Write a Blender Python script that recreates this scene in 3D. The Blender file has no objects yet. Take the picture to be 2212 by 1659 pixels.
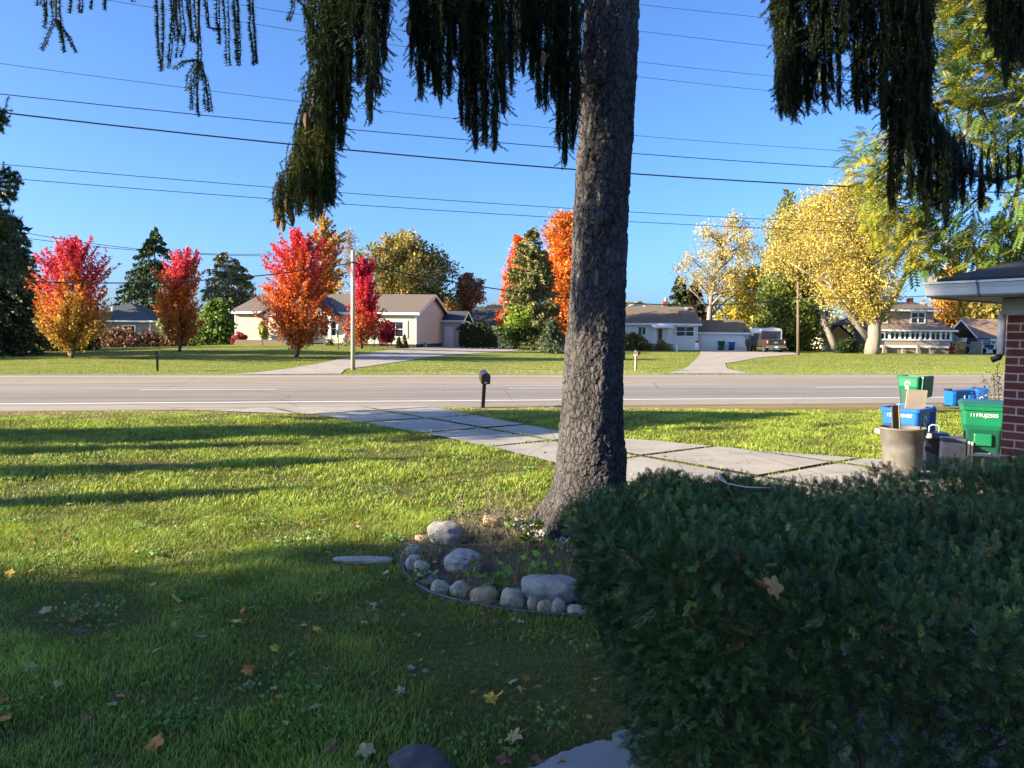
import bpy, math, numpy as np
from mathutils import Vector, Matrix, noise
S=bpy.context.scene
# ---------------- camera, sky, sun, exposure ----------------
F=1660.0; CX=1106.0; CY=829.5; H0=722.0; CAMZ=2.1; ROLL=0.011
PITCH=math.atan((CY-H0)/F)
_f=Vector((0,math.cos(PITCH),-math.sin(PITCH))); _u0=Vector((0,math.sin(PITCH),math.cos(PITCH))); _r0=Vector((1,0,0))
_r=(_r0*math.cos(ROLL)+_u0*math.sin(ROLL)).normalized(); _u=(_u0*math.cos(ROLL)-_r0*math.sin(ROLL)).normalized()
cd=bpy.data.cameras.new("camera"); cam=bpy.data.objects.new("camera",cd); S.collection.objects.link(cam)
cd.sensor_width=36; cd.lens=F/2212*36; cd.clip_end=2000; cd.clip_start=0.05
M3=Matrix((_r,_u,-_f)).transposed(); cam.matrix_world=Matrix.Translation((0,0,CAMZ))@M3.to_4x4()
S.camera=cam
SUN_EL=math.radians(18); SUN_DY=0.30
_n=math.hypot(1,SUN_DY); TRAVEL=Vector((math.cos(SUN_EL)/_n,math.cos(SUN_EL)*SUN_DY/_n,-math.sin(SUN_EL)))
w=bpy.data.worlds.new("World"); S.world=w; w.use_nodes=True
wn=w.node_tree.nodes; sky=wn.new('ShaderNodeTexSky'); sky.sky_type='NISHITA'; sky.sun_disc=False
sky.sun_elevation=SUN_EL; sky.sun_rotation=math.atan2(-TRAVEL.x,-TRAVEL.y)
sky.altitude=200; sky.air_density=0.75; sky.dust_density=2.2; sky.ozone_density=7.0
wn['Background'].inputs['Strength'].default_value=0.10
w.node_tree.links.new(sky.outputs[0],wn['Background'].inputs[0])
sl=bpy.data.lights.new("sun",'SUN'); sl.energy=5.0; sl.angle=math.radians(0.5); sl.color=(1.0,0.85,0.61)
so=bpy.data.objects.new("sun",sl); S.collection.objects.link(so); so.rotation_euler=TRAVEL.to_track_quat('-Z','Y').to_euler()
S.view_settings.view_transform='Standard'; S.view_settings.look='None'; S.view_settings.exposure=1.85; S.view_settings.gamma=1
S.cycles.max_bounces=6; S.cycles.transparent_max_bounces=8; S.cycles.diffuse_bounces=3; S.cycles.glossy_bounces=2
# ---------------- helpers ----------------
COL=S.collection.objects
def ray(px,py):
    return (_f*F+_r*(px-CX)-_u*(py-CY)).normalized()
def P(px,py,d):
    r=ray(px,py); return Vector((0,0,CAMZ))+r*(d/r.y)
def G(px,py,z=0.0):
    r=ray(px,py); return Vector((0,0,CAMZ))+r*((z-CAMZ)/r.z)
TH=0.209; CT=math.cos(TH); ST=math.sin(TH)
def vv(x,y): return y*CT-x*ST
def zt(x,y):
    v=vv(x,y); t=min(1,max(0,(v-41)/26)); t=t*t*(3-2*t)
    return t*(0.5+0.42*math.exp(-((x+20)/13)**2))
def GT(px,d):
    r=ray(px,H0); x=(px-CX)/F*d
    return Vector((x,d,zt(x,d)))
def thing(name,label,cat,loc=(0,0,0),rz=0,group=None):
    o=bpy.data.objects.new(name,None); COL.link(o); o.location=loc; o.rotation_euler=(0,0,rz)
    o.empty_display_size=.2
    o['label']=label; o['category']=cat
    if group:o['group']=group
    return o
def tag(o,label,cat,group=None,kind=None):
    o['label']=label; o['category']=cat
    if group:o['group']=group
    if kind:o['kind']=kind
    return o
def npmesh(name,V,Fc,m,parent=None,cols=None,smooth=False):
    V=np.asarray(V,dtype=np.float32).reshape(-1,3); Fc=np.asarray(Fc,dtype=np.int32); k=Fc.shape[1]
    me=bpy.data.meshes.new(name); me.vertices.add(len(V)); me.vertices.foreach_set('co',V.ravel())
    me.loops.add(Fc.size); me.loops.foreach_set('vertex_index',Fc.ravel())
    me.polygons.add(len(Fc)); me.polygons.foreach_set('loop_start',np.arange(0,Fc.size,k,dtype=np.int32))
    if smooth: me.polygons.foreach_set('use_smooth',np.ones(len(Fc),dtype=bool))
    me.update(calc_edges=True)
    if cols is not None:
        a=me.color_attributes.new('Col','FLOAT_COLOR','POINT')
        c=np.ones((len(V),4),dtype=np.float32); c[:,:3]=cols; a.data.foreach_set('color',c.ravel())
    me.materials.append(m); o=bpy.data.objects.new(name,me); COL.link(o)
    if parent: o.parent=parent
    return o
class MB:
    def __init__(s): s.v=[]; s.f=[]; s.sm=False
    def quad(s,*p):
        n=len(s.v); s.v+= [tuple(q) for q in p]; s.f.append(tuple(range(n,n+len(p)))); return s
    def box(s,x0,x1,y0,y1,z0,z1,tx=0,ty=0):
        n=len(s.v)
        s.v+=[(x0,y0,z0),(x1,y0,z0),(x1,y1,z0),(x0,y1,z0),(x0+tx,y0+ty,z1),(x1-tx,y0+ty,z1),(x1-tx,y1-ty,z1),(x0+tx,y1-ty,z1)]
        s.f+=[(n+3,n+2,n+1,n),(n+4,n+5,n+6,n+7),(n,n+1,n+5,n+4),(n+1,n+2,n+6,n+5),(n+2,n+3,n+7,n+6),(n+3,n,n+4,n+7)]; return s
    def prism(s,poly,a,b,ax=1):
        # poly of (u,w); extruded along axis ax (1:y with u=x,w=z ; 0:x with u=y,w=z ; 2:z with u=x,w=y)
        n=len(s.v); k=len(poly)
        def mk(u,w_,t): return (u,t,w_) if ax==1 else ((t,u,w_) if ax==0 else (u,w_,t))
        s.v+=[mk(u,w_,a) for u,w_ in poly]+[mk(u,w_,b) for u,w_ in poly]
        s.f.append(tuple(range(n,n+k))); s.f.append(tuple(range(n+2*k-1,n+k-1,-1)))
        for i in range(k):
            j=(i+1)%k; s.f.append((n+i,n+j,n+k+j,n+k+i))
        return s
    def tube(s,pts,rad,seg=8,cap=True):
        pts=[Vector(p) for p in pts]
        if not hasattr(rad,'__len__'): rad=[rad]*len(pts)
        n0=len(s.v); up=None
        for i,p in enumerate(pts):
            t=(pts[min(i+1,len(pts)-1)]-pts[max(i-1,0)]).normalized()
            if up is None:
                up=Vector((0,0,1)) if abs(t.z)<.9 else Vector((1,0,0))
            a=t.cross(up).normalized(); b=a.cross(t).normalized(); up=b
            for k in range(seg):
                an=2*math.pi*k/seg; q=p+(a*math.cos(an)+b*math.sin(an))*rad[i]; s.v.append(tuple(q))
        for i in range(len(pts)-1):
            for k in range(seg):
                k2=(k+1)%seg; s.f.append((n0+i*seg+k,n0+i*seg+k2,n0+(i+1)*seg+k2,n0+(i+1)*seg+k))
        if cap:
            s.f.append(tuple(n0+k for k in range(seg-1,-1,-1))); e=n0+(len(pts)-1)*seg; s.f.append(tuple(e+k for k in range(seg)))
        return s
    def lathe(s,prof,c=(0,0,0),seg=24,ax='z'):
        n0=len(s.v)
        for r,z in prof:
            for k in range(seg):
                a=2*math.pi*k/seg
                q=(r*math.cos(a),r*math.sin(a),z)
                if ax=='y': q=(q[0],z,q[1])
                if ax=='x': q=(z,q[0],q[1])
                s.v.append((c[0]+q[0],c[1]+q[1],c[2]+q[2]))
        for i in range(len(prof)-1):
            for k in range(seg):
                k2=(k+1)%seg; s.f.append((n0+i*seg+k,n0+i*seg+k2,n0+(i+1)*seg+k2,n0+(i+1)*seg+k))
        return s
    def build(s,name,m,parent=None,smooth=False,bevel=0):
        me=bpy.data.meshes.new(name); me.from_pydata(s.v,[],s.f); me.update()
        if smooth:
            for p in me.polygons: p.use_smooth=True
        me.materials.append(m); o=bpy.data.objects.new(name,me); COL.link(o)
        if parent: o.parent=parent
        if bevel:
            b=o.modifiers.new('bevel','BEVEL'); b.width=bevel; b.segments=2; b.limit_method='ANGLE'
        return o
# ---------------- materials ----------------
def _mat(name):
    m=bpy.data.materials.new(name); m.use_nodes=True; nt=m.node_tree; return m,nt,nt.nodes,nt.links,nt.nodes['Principled BSDF']
def ramp(N,L,fac,stops):
    r=N.new('ShaderNodeValToRGB'); e=r.color_ramp.elements
    while len(e)<len(stops): e.new(.5)
    for i,(p,c) in enumerate(stops): e[i].position=p; e[i].color=(*c,1)
    L.new(fac,r.inputs[0]); return r.outputs[0]
def coords(N,L,scale=(1,1,1)):
    tc=N.new('ShaderNodeTexCoord'); mp=N.new('ShaderNodeMapping'); mp.inputs['Scale'].default_value=scale
    L.new(tc.outputs['Object'],mp.inputs[0]); return mp.outputs[0]
def noi(N,L,vec,sc,det=6,rough=.6):
    n=N.new('ShaderNodeTexNoise'); n.inputs['Scale'].default_value=sc; n.inputs['Detail'].default_value=det; n.inputs['Roughness'].default_value=rough
    L.new(vec,n.inputs['Vector']); return n.outputs['Fac']
def bump(N,L,b,h,st,dist):
    n=N.new('ShaderNodeBump'); n.inputs['Strength'].default_value=st; n.inputs['Distance'].default_value=dist
    L.new(h,n.inputs['Height']); L.new(n.outputs[0],b.inputs['Normal']); return n
def mx(N,L,a,b,f,bt='MIX'):
    n=N.new('ShaderNodeMix'); n.data_type='RGBA'; n.blend_type=bt
    for s_,v_ in ((6,a),(7,b)):
        if isinstance(v_,(tuple,list)): n.inputs[s_].default_value=(*v_,1)
        else: L.new(v_,n.inputs[s_])
    if isinstance(f,(int,float)): n.inputs[0].default_value=f
    else: L.new(f,n.inputs[0])
    return n.outputs[2]
def M(name,c,rough=.7,var=.18,sc=6,bs=.2,bd=.01,metal=0,c2=None,spec=None,aniso=(1,1,1)):
    m,nt,N,L,b=_mat(name); v=coords(N,L,aniso); f=noi(N,L,v,sc)
    c2=c2 or tuple(min(1,x*(1+var)) for x in c); c1=tuple(x*(1-var) for x in c)
    L.new(ramp(N,L,f,[(.3,c1),(.7,c2)]),b.inputs['Base Color']); b.inputs['Roughness'].default_value=rough; b.inputs['Metallic'].default_value=metal
    if spec is not None: b.inputs['Specular IOR Level'].default_value=spec
    if bs: bump(N,L,b,noi(N,L,v,sc*6),bs,bd)
    return m
def M_siding(name,c,pitch=.11,rough=.55):
    m,nt,N,L,b=_mat(name); v=coords(N,L)
    s=N.new('ShaderNodeSeparateXYZ'); L.new(v,s.inputs[0])
    d=N.new('ShaderNodeMath'); d.operation='DIVIDE'; d.inputs[1].default_value=pitch; L.new(s.outputs[2],d.inputs[0])
    fr=N.new('ShaderNodeMath'); fr.operation='FRACT'; L.new(d.outputs[0],fr.inputs[0])
    col=ramp(N,L,fr.outputs[0],[(0,tuple(x*.55 for x in c)),(.1,c)])
    L.new(mx(N,L,col,tuple(x*.82 for x in c),noi(N,L,v,1.3)),b.inputs['Base Color']); b.inputs['Roughness'].default_value=rough
    inv=N.new('ShaderNodeMath'); inv.operation='SUBTRACT'; inv.inputs[0].default_value=1; L.new(fr.outputs[0],inv.inputs[1])
    bump(N,L,b,inv.outputs[0],.5,.02); return m
def M_shingle(name,c,sc=3.0):
    m,nt,N,L,b=_mat(name); v=coords(N,L)
    br=N.new('ShaderNodeTexBrick'); br.inputs['Scale'].default_value=sc; L.new(v,br.inputs[0])
    br.inputs['Color1'].default_value=(*[x*.75 for x in c],1); br.inputs['Color2'].default_value=(*[x*1.25 for x in c],1); br.inputs['Mortar'].default_value=(*[x*.45 for x in c],1)
    br.inputs['Mortar Size'].default_value=.02
    L.new(mx(N,L,br.outputs[0],tuple(x*.7 for x in c),noi(N,L,v,.9)),b.inputs['Base Color']); b.inputs['Roughness'].default_value=.9
    bump(N,L,b,noi(N,L,v,30),.4,.01); return m
def M_leaf(name,trans=.35,rough=.55,spec=.3):
    m,nt,N,L,b=_mat(name); a=N.new('ShaderNodeAttribute'); a.attribute_name='Col'
    L.new(a.outputs['Color'],b.inputs['Base Color']); b.inputs['Roughness'].default_value=rough; b.inputs['Specular IOR Level'].default_value=spec
    t=N.new('ShaderNodeBsdfTranslucent'); L.new(a.outputs['Color'],t.inputs[0]); mxs=N.new('ShaderNodeMixShader'); mxs.inputs[0].default_value=trans
    L.new(b.outputs[0],mxs.inputs[1]); L.new(t.outputs[0],mxs.inputs[2]); L.new(mxs.outputs[0],N['Material Output'].inputs[0]); return m
LEAF=M_leaf('leaf'); NEEDLE=M_leaf('needle',.1,.5,.35); GRASSM=M_leaf('grass_blade',.35,.5,.3)
BARK=M('bark',(.085,.07,.058),.95,.4,5,.9,.03,aniso=(1,1,.3))
BARKL=M('pale_bark',(.26,.21,.165),.95,.35,2.5,.9,.05,aniso=(1.5,1.5,.25))
WHITE=M('white_paint',(.78,.78,.75),.5,.06,3,.1,.003)
GLASS=M('window_glass',(.02,.025,.03),.08,.2,1,0,0,spec=.6)
BLACK=M('black_metal',(.012,.012,.014),.35,.3,8,.1,.002)
DWOOD=M('weathered_wood',(.22,.19,.155),.9,.3,4,.5,.01,aniso=(3,3,.4))
# ---------------- scatter helpers ----------------
def basis(D,rng,roll=None):
    D=D/np.linalg.norm(D,axis=1,keepdims=True); n=len(D)
    R=rng.normal(size=(n,3)) if roll is None else roll
    Y=np.cross(R,D); Y/=np.linalg.norm(Y,axis=1,keepdims=True)+1e-9; Z=np.cross(D,Y)
    return np.stack([D,Y,Z],axis=2)
def stamp(TV,TF,B,pos,sc,cols,tcol=None):
    n=len(pos); k=len(TV)
    sc=np.asarray(sc,dtype=float); sc=sc[:,None,None] if sc.ndim==1 else sc[:,None,:]
    V=np.einsum('nij,nkj->nki',B,TV[None]*sc)+pos[:,None,:]
    Fc=(TF[None]+(np.arange(n)*k)[:,None,None]).reshape(-1,TF.shape[1])
    C=np.repeat(cols[:,None,:],k,axis=1)
    if tcol is not None: C=C*tcol[None,:,None]
    return V.reshape(-1,3),Fc,C.reshape(-1,3)
LV=np.array([(-.5,0,0),(0,-.34,.06),(.5,0,0),(0,.34,.06)],float); LF=np.array([(0,1,2,3)])
def cards(pos,size,cols,rng,upb=.0):
    D=rng.normal(size=(len(pos),3)); D[:,2]-=upb
    return stamp(LV,LF,basis(D,rng),pos,size,cols)
def pick(rng,pal,n):
    pal=np.array(pal,float); a=pal[rng.integers(0,len(pal),n)]; return a*rng.uniform(.75,1.25,(n,1))
# ---------------- tree builders ----------------
def limb(mb,p0,p1,r0,r1,rng,bend=.12,seg=6,n=6):
    p0=Vector(p0);p1=Vector(p1); L=(p1-p0).length; o=Vector(rng.normal(size=3))*L*bend; pts=[];rd=[]
    for i in range(n+1):
        t=i/n; pts.append(p0.lerp(p1,t)+o*math.sin(math.pi*t)+Vector(rng.normal(size=3))*L*.012); rd.append(r0+(r1-r0)*t)
    mb.tube(pts,rd,seg); return pts
def prof_fn(rows,d):
    # rows (py,xl,xr) top->bottom, returns arrays z, cx, R in world at depth d
    z=[];c=[];R=[]
    for py,xl,xr in rows:
        a=P(xl,py,d);b=P(xr,py,d); z.append((a.z+b.z)/2); c.append((a.x+b.x)/2); R.append((b.x-a.x)/2)
    z=np.array(z)[::-1];c=np.array(c)[::-1];R=np.array(R)[::-1]
    return z,c,R
def tree(name,label,cat,base,rows,d,pal,rng,leaf=.2,n=8000,clump=.5,clumps=None,spike=0,group=None,trunk_r=.16,bark=None,limbs=14,colf=None,shell=.55,dep=1.0,loc=None,trunk_to=None,bare=0,gap=0):
    z,c,R=prof_fn(rows,d); R=R*1.07; leaf*=1.25; n=int(n*1.55)
    bx,bd=base; b0=GT(bx,bd) if loc is None else Vector(loc)
    t=thing(name,label,cat,b0,0,group)
    K=clumps or max(40,int(n/55))
    zz=rng.uniform(z[0],z[-1],K*4); Rz=np.interp(zz,z,R); cz=np.interp(zz,z,c)
    keep=rng.uniform(0,R.max(),K*4)<Rz*1.05+.02*R.max(); zz=zz[keep][:K];Rz=Rz[keep][:K];cz=cz[keep][:K]; K=len(zz)
    rr=Rz*np.sqrt(rng.uniform(shell**2*.3,1,K)); an=rng.uniform(0,2*math.pi,K)
    ph_=rng.uniform(0,6,3); rr=rr*(1+.20*np.sin(2*an+zz*1.1+ph_[0])+.16*np.sin(3*an-zz*2.3+ph_[1])*np.clip(rr/(Rz+.01),0,1)-.06); zz=zz+.12*Rz*np.sin(4*an+ph_[2])
    CP=np.stack([cz+rr*np.cos(an),d+rr*np.sin(an)*dep,zz],1)
    cl=np.clip(Rz*.34,.15,clump)
    CP[:,:2]-= (np.stack([np.cos(an),np.sin(an)*dep],1))*np.minimum(cl,rr)[:,None]*.8
    wgt=rng.uniform(.3,1.5,K); idx=rng.choice(K,n,p=wgt/wgt.sum())
    q=rng.normal(size=(n,3))*.48*cl[idx][:,None]
    q=np.clip(q,-cl[idx][:,None]*1.1,cl[idx][:,None]*1.1)
    if spike:
        out=np.stack([CP[:,0]-cz,CP[:,1]-d,np.full(K,spike*1.0)],1); out/=np.linalg.norm(out,axis=1,keepdims=True)
        u_=rng.uniform(-1.2,1.5,n); q=q*(.42*(1.35-.5*u_)/1.35)[:,None]+out[idx]*(u_*np.maximum(cl[idx],.35)*1.15)[:,None]
    pos=CP[idx]+q
    cols=pick(rng,pal,n)*rng.uniform(.62,1.3,(K,1))[idx]
    if colf is not None: cols=colf(pos,(pos[:,2]-z[0])/(z[-1]-z[0]),cols,rng)
    V,Fc,C=cards(pos-np.array(b0),rng.uniform(.6,1.3,n)*leaf,cols,rng)
    mb=MB(); top=Vector((np.interp(z[-1]-(z[-1]-z[0])*.25,z,c),d,z[-1]-(z[-1]-z[0])*.2))-b0
    if trunk_to is not None: top=Vector(trunk_to)-b0
    tp=limb(mb,(0,0,-.1),top,trunk_r,trunk_r*.25,rng,.03,8,10)
    for k in rng.choice(K,min(limbs,K),replace=False):
        e=Vector(CP[k])-b0
        st=min(range(len(tp)),key=lambda i:abs(tp[i].z-(e.z-abs(e.x-tp[i].x)*.9))); st=max(2,st)
        q_=limb(mb,tp[st],e,trunk_r*.38,trunk_r*.07,rng,.08,5,5)
        if bare:
            for _ in range(bare):
                s_=q_[int(rng.integers(2,5))]; e2=s_+Vector(rng.normal(size=3))*cl[k]*.9+Vector((0,0,cl[k]*.7)); limb(mb,s_,e2,trunk_r*.12,trunk_r*.03,rng,.1,4,3)
    mb.build('trunk',bark or BARK,t,True)
    npmesh('crown',V,Fc,LEAF,t,C)
    return t
def conifer(name,label,cat,base,rows,d,pal,rng,leaf=.2,boughs=160,per=50,droop=.35,group=None,trunk_r=.16,loc=None,width=.2,upturn=0.,tol=.25):
    z,c,R=prof_fn(rows,d) if loc is None else rows
    if loc is None: leaf*=1.3; R=R*1.12; per=int(per*1.4)
    b0=GT(*base) if loc is None else Vector(loc)
    dd=d if loc is None else loc[1]
    t=thing(name,label,cat,b0,0,group)
    zz=rng.uniform(z[0],z[-1],boughs*6); keep=rng.uniform(0,1,boughs*6)<(np.interp(zz,z,R)/R.max())*.8+.3; zz=zz[keep][:boughs]; B=len(zz)
    Rz=np.interp(zz,z,R); cz=np.interp(zz,z,c); Ln=Rz*rng.uniform(1-tol,1.06,B); an=rng.uniform(0,2*math.pi,B)
    br=rng.uniform(.75,1.25,B)
    i=np.repeat(np.arange(B),per); u=rng.uniform(0.05,1,B*per)**.7
    r=u*Ln[i]; x=cz[i]+r*np.cos(an[i]); y=dd+r*np.sin(an[i]); zz2=zz[i]-droop*Ln[i]*u**1.5+upturn*Ln[i]*u**4
    wd=width*Ln[i]*(1.05-u)*.9+.05
    pos=np.stack([x,y,zz2],1)+rng.normal(size=(len(x),3))*np.stack([wd,wd,wd*.55],1)*.6
    pos[:,2]-=np.abs(rng.normal(size=len(x)))*leaf*.5
    cols=pick(rng,pal,len(x))*br[i][:,None]
    D=np.stack([np.cos(an[i]),np.sin(an[i]),np.full(len(x),-.5)],1)+rng.normal(size=(len(x),3))*.6
    V,Fc,C=stamp(LV*np.array([1,.6,1]),LF,basis(D,rng),pos-np.array(b0),rng.uniform(.6,1.4,len(x))*leaf,cols)
    mb=MB(); mb.tube([(0,0,-.1),(np.interp(z[-1],z,c)-b0.x,0,z[-1]-b0.z)],[trunk_r,.02],7)
    for k in range(0,B,4):
        p=Vector((cz[k],dd,zz[k]))-b0; e=Vector((cz[k]+Ln[k]*.8*math.cos(an[k]),dd+Ln[k]*.8*math.sin(an[k]),zz[k]-droop*Ln[k]*.6))-b0; mb.tube([p,e],[.03,.01],4)
    mb.build('trunk',BARK,t,True); npmesh('crown',V,Fc,NEEDLE,t,C); return t
def bush(name,label,cat,base,rows,d,pal,rng,leaf=.14,n=1500,clump=.3,group=None,dep=.7,colf=None):
    return tree(name,label,cat,base,rows,d,pal,rng,leaf,n,clump,None,0,group,.05,None,6,colf,.3,dep)
def window(par,x0,x1,z0,z1,y=-.02,fr=.09,cols_=1,rws=1,m=None,thick=.05):
    mb=MB(); mb.box(x0,x0+fr,y-thick,y,z0,z1).box(x1-fr,x1,y-thick,y,z0,z1).box(x0+fr,x1-fr,y-thick,y,z0,z0+fr).box(x0+fr,x1-fr,y-thick,y,z1-fr,z1)
    for i in range(1,cols_): c=x0+(x1-x0)*i/cols_; mb.box(c-fr*.35,c+fr*.35,y-thick*.9,y,z0+fr,z1-fr)
    for i in range(1,rws): c=z0+(z1-z0)*i/rws; mb.box(x0+fr,x1-fr,y-thick*.8,y-.002,c-fr*.3,c+fr*.3)
    f=mb.build('window',m or WHITE,par)
    MB().box(x0+fr*.5,x1-fr*.5,y-.012,y-.004,z0+fr*.5,z1-fr*.5).build('pane',GLASS,f); return f
def gable_roof(par,x0,x1,y0,y1,z,rise,m,ov=.35,th=.12,fascia=None,name='roof'):
    ym=(y0+y1)/2; s=rise/((y1-y0)/2); ya=y0-ov; yb=y1+ov; za=z-ov*s
    MB().prism([(ya,za),(ym,z+rise),(yb,za),(yb,za+th),(ym,z+rise+th*1.1),(ya,za+th)],x0-ov,x1+ov,0).build(name,m,par)
    if fascia:
        mb=MB(); mb.box(x0-ov-.02,x1+ov+.02,ya-.04,ya-.003,za-.1,za+th-.01)
        for xx in (x0-ov-.035,x1+ov+.003):
            mb.prism([(ya,za-.12),(ym,z+rise-.12),(yb,za-.12),(yb,za+th-.02),(ym,z+rise+th-.02),(ya,za+th-.02)],xx,xx+.032,0)
        mb.build('fascia',fascia,par)
def gable_wall(mb,x0,x1,y0,y1,z0,z1,rise):
    mb.prism([(y0,z0),(y1,z0),(y1,z1),((y0+y1)/2,z1+rise),(y0,z1)],x0,x1,0)
def hip_roof(par,x0,x1,y0,y1,z,rise,m,ov=.35,name='roof',fascia=None):
    a,b,c,d=x0-ov,x1+ov,y0-ov,y1+ov; hd=(d-c)/2; ym=(c+d)/2; r0=a+hd; r1=b-hd
    if r0>r1: r0=r1=(a+b)/2
    v=[(a,c,z),(b,c,z),(b,d,z),(a,d,z),(r0,ym,z+rise),(r1,ym,z+rise),(a,c,z-.1),(b,c,z-.1),(b,d,z-.1),(a,d,z-.1)]
    mb=MB(); mb.v=v; mb.f=[(0,1,5,4),(1,2,5),(2,3,4,5),(3,0,4),(9,8,7,6)]; mb.build(name,m,par)
    if fascia: MB().box(a-.01,b+.01,c-.03,c-.002,z-.14,z+.02).box(b+.002,b+.03,c,d,z-.14,z+.02).box(a-.03,a-.002,c,d,z-.14,z+.02).build('fascia',fascia,par)
def house(name,label,px,d,rz=0,cat='house'):
    t=thing(name,label,cat,GT(px,d),rz); return t
R_=np.random.default_rng
# ---------------- ground, road, driveways ----------------
def ground_mat():
    m,nt,N,L,b=_mat('lawn_ground'); v=coords(N,L)
    g=ramp(N,L,noi(N,L,v,.35,5),[(.35,(.14,.20,.03)),(.55,(.22,.26,.045)),(.72,(.38,.32,.11))])
    v2=coords(N,L,(.35,1.6,1)); g2=ramp(N,L,noi(N,L,v2,1.2,8,.7),[(.3,(.09,.14,.02)),(.5,(.22,.26,.045)),(.75,(.40,.34,.12))])
    col=mx(N,L,g,g2,.5)
    fine=ramp(N,L,noi(N,L,v,18,6,.75),[(.3,(.45,.45,.45)),(.7,(1.25,1.25,1.2))])
    col=mx(N,L,col,fine,1.0,'MULTIPLY')
    near=N.new('ShaderNodeVectorMath'); near.operation='DOT_PRODUCT'; L.new(coords(N,L),near.inputs[0]); near.inputs[1].default_value=(-ST,CT,0)
    n2=N.new('ShaderNodeMath'); n2.operation='LESS_THAN'; n2.inputs[1].default_value=30; L.new(near.outputs['Value'],n2.inputs[0])
    th=ramp(N,L,noi(N,L,v,22,7,.8),[(.3,(.045,.05,.018)),(.5,(.13,.13,.05)),(.68,(.30,.25,.14))])
    n3=N.new('ShaderNodeMath'); n3.operation='MULTIPLY'; n3.inputs[1].default_value=.72; L.new(n2.outputs[0],n3.inputs[0]); col=mx(N,L,col,th,n3.outputs[0])
    mow=ramp(N,L,noi(N,L,coords(N,L,(.10,2.2,1)),1.0,6,.75),[(.36,(.62,.70,.6)),(.5,(1,1,1)),(.62,(1.35,1.2,1.25))]); col=mx(N,L,col,mow,.8,'MULTIPLY')
    # worn tan verge next to the road
    s=N.new('ShaderNodeVectorMath'); s.operation='DOT_PRODUCT'; tc=N.new('ShaderNodeTexCoord'); L.new(tc.outputs['Object'],s.inputs[0]); s.inputs[1].default_value=(-ST,CT,0)
    wob=N.new('ShaderNodeMath'); wob.operation='MULTIPLY_ADD'; L.new(noi(N,L,v,.8,5),wob.inputs[0]); wob.inputs[1].default_value=1.6; L.new(s.outputs['Value'],wob.inputs[2])
    mr=N.new('ShaderNodeMapRange'); mr.inputs['From Min'].default_value=20.6; mr.inputs['From Max'].default_value=22.2; L.new(wob.outputs[0],mr.inputs['Value'])
    lt=N.new('ShaderNodeMath'); lt.operation='LESS_THAN'; L.new(s.outputs['Value'],lt.inputs[0]); lt.inputs[1].default_value=30
    mm=N.new('ShaderNodeMath'); mm.operation='MULTIPLY'; L.new(mr.outputs[0],mm.inputs[0]); L.new(lt.outputs[0],mm.inputs[1])
    col=mx(N,L,col,(.33,.23,.11),mm.outputs[0])
    L.new(col,b.inputs['Base Color']); b.inputs['Roughness'].default_value=1; b.inputs['Specular IOR Level'].default_value=.1
    bump(N,L,b,noi(N,L,v,25,8,.8),.9,.06); return m
GM=ground_mat()
def grid(name,xs,ys,zf,m):
    X,Y=np.meshgrid(xs,ys); Z=np.vectorize(zf)(X,Y); V=np.stack([X,Y,Z],2).reshape(-1,3); w_=len(xs)
    i,j=np.meshgrid(np.arange(w_-1),np.arange(len(ys)-1)); a=(j*w_+i).ravel(); return npmesh(name,V,np.stack([a,a+1,a+w_+1,a+w_],1),m,smooth=True)
xs=np.concatenate([[-900,-400,-200],np.arange(-120,121,2.5),[200,400,900]]); ys=np.concatenate([[-60,-20],np.arange(0,130,2.0),[160,300,800]])
g=grid('lawn',xs,ys,lambda x,y:zt(x,y),GM); g['kind']='structure'
def asphalt():
    m,nt,N,L,b=_mat('asphalt'); v=coords(N,L)
    c=ramp(N,L,noi(N,L,v,90,3,.8),[(.3,(.20,.185,.16)),(.7,(.40,.365,.315))])
    v2=coords(N,L,(.06,1.4,1)); lane=ramp(N,L,noi(N,L,v2,1.0,3),[(.35,(.7,.68,.67)),(.65,(1.1,1.08,1.05))])
    c=mx(N,L,c,lane,1,'MULTIPLY')
    s=N.new('ShaderNodeSeparateXYZ'); L.new(v,s.inputs[0])
    # smoother darker wheel lanes, paler shoulder
    rr=ramp(N,L,_mr(N,L,s.outputs[1],21,40),[(0.0,(1.12,1.05,.95)),(.12,(1.12,1.05,.95)),(.145,(.78,.78,.77)),(.4,(.80,.79,.78)),(.46,(.95,.92,.88)),(.6,(1.0,.95,.88)),(.9,(1.05,.98,.90)),(.93,(.75,.74,.73))])
    c=mx(N,L,c,rr,1,'MULTIPLY')
    vo=N.new('ShaderNodeTexVoronoi'); vo.feature='DISTANCE_TO_EDGE'; vo.inputs['Scale'].default_value=.16; L.new(v,vo.inputs['Vector'])
    cr=ramp(N,L,vo.outputs[0],[(0,(.45,.45,.45)),(.004,(1,1,1))]); c=mx(N,L,c,cr,1,'MULTIPLY')
    L.new(c,b.inputs['Base Color']); b.inputs['Roughness'].default_value=.9; bump(N,L,b,noi(N,L,v,60,4,.8),.5,.01); return m
def _mr(N,L,o,a,b_):
    n=N.new('ShaderNodeMapRange'); n.inputs['From Min'].default_value=a; n.inputs['From Max'].default_value=b_; L.new(o,n.inputs['Value']); return n.outputs[0]
def strip(name,v0,v1,u0,u1,z,m,n=1):
    mb=MB()
    for i in range(n):
        a=u0+(u1-u0)*i/n; c=u0+(u1-u0)*(i+1)/n; mb.quad((a,v0,z),(c,v0,z),(c,v1,z),(a,v1,z))
    o=mb.build(name,m); o.rotation_euler=(0,0,TH); o['kind']='structure'; return o
strip('road',21.5,39.0,-220,260,.012,asphalt(),20)
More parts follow.
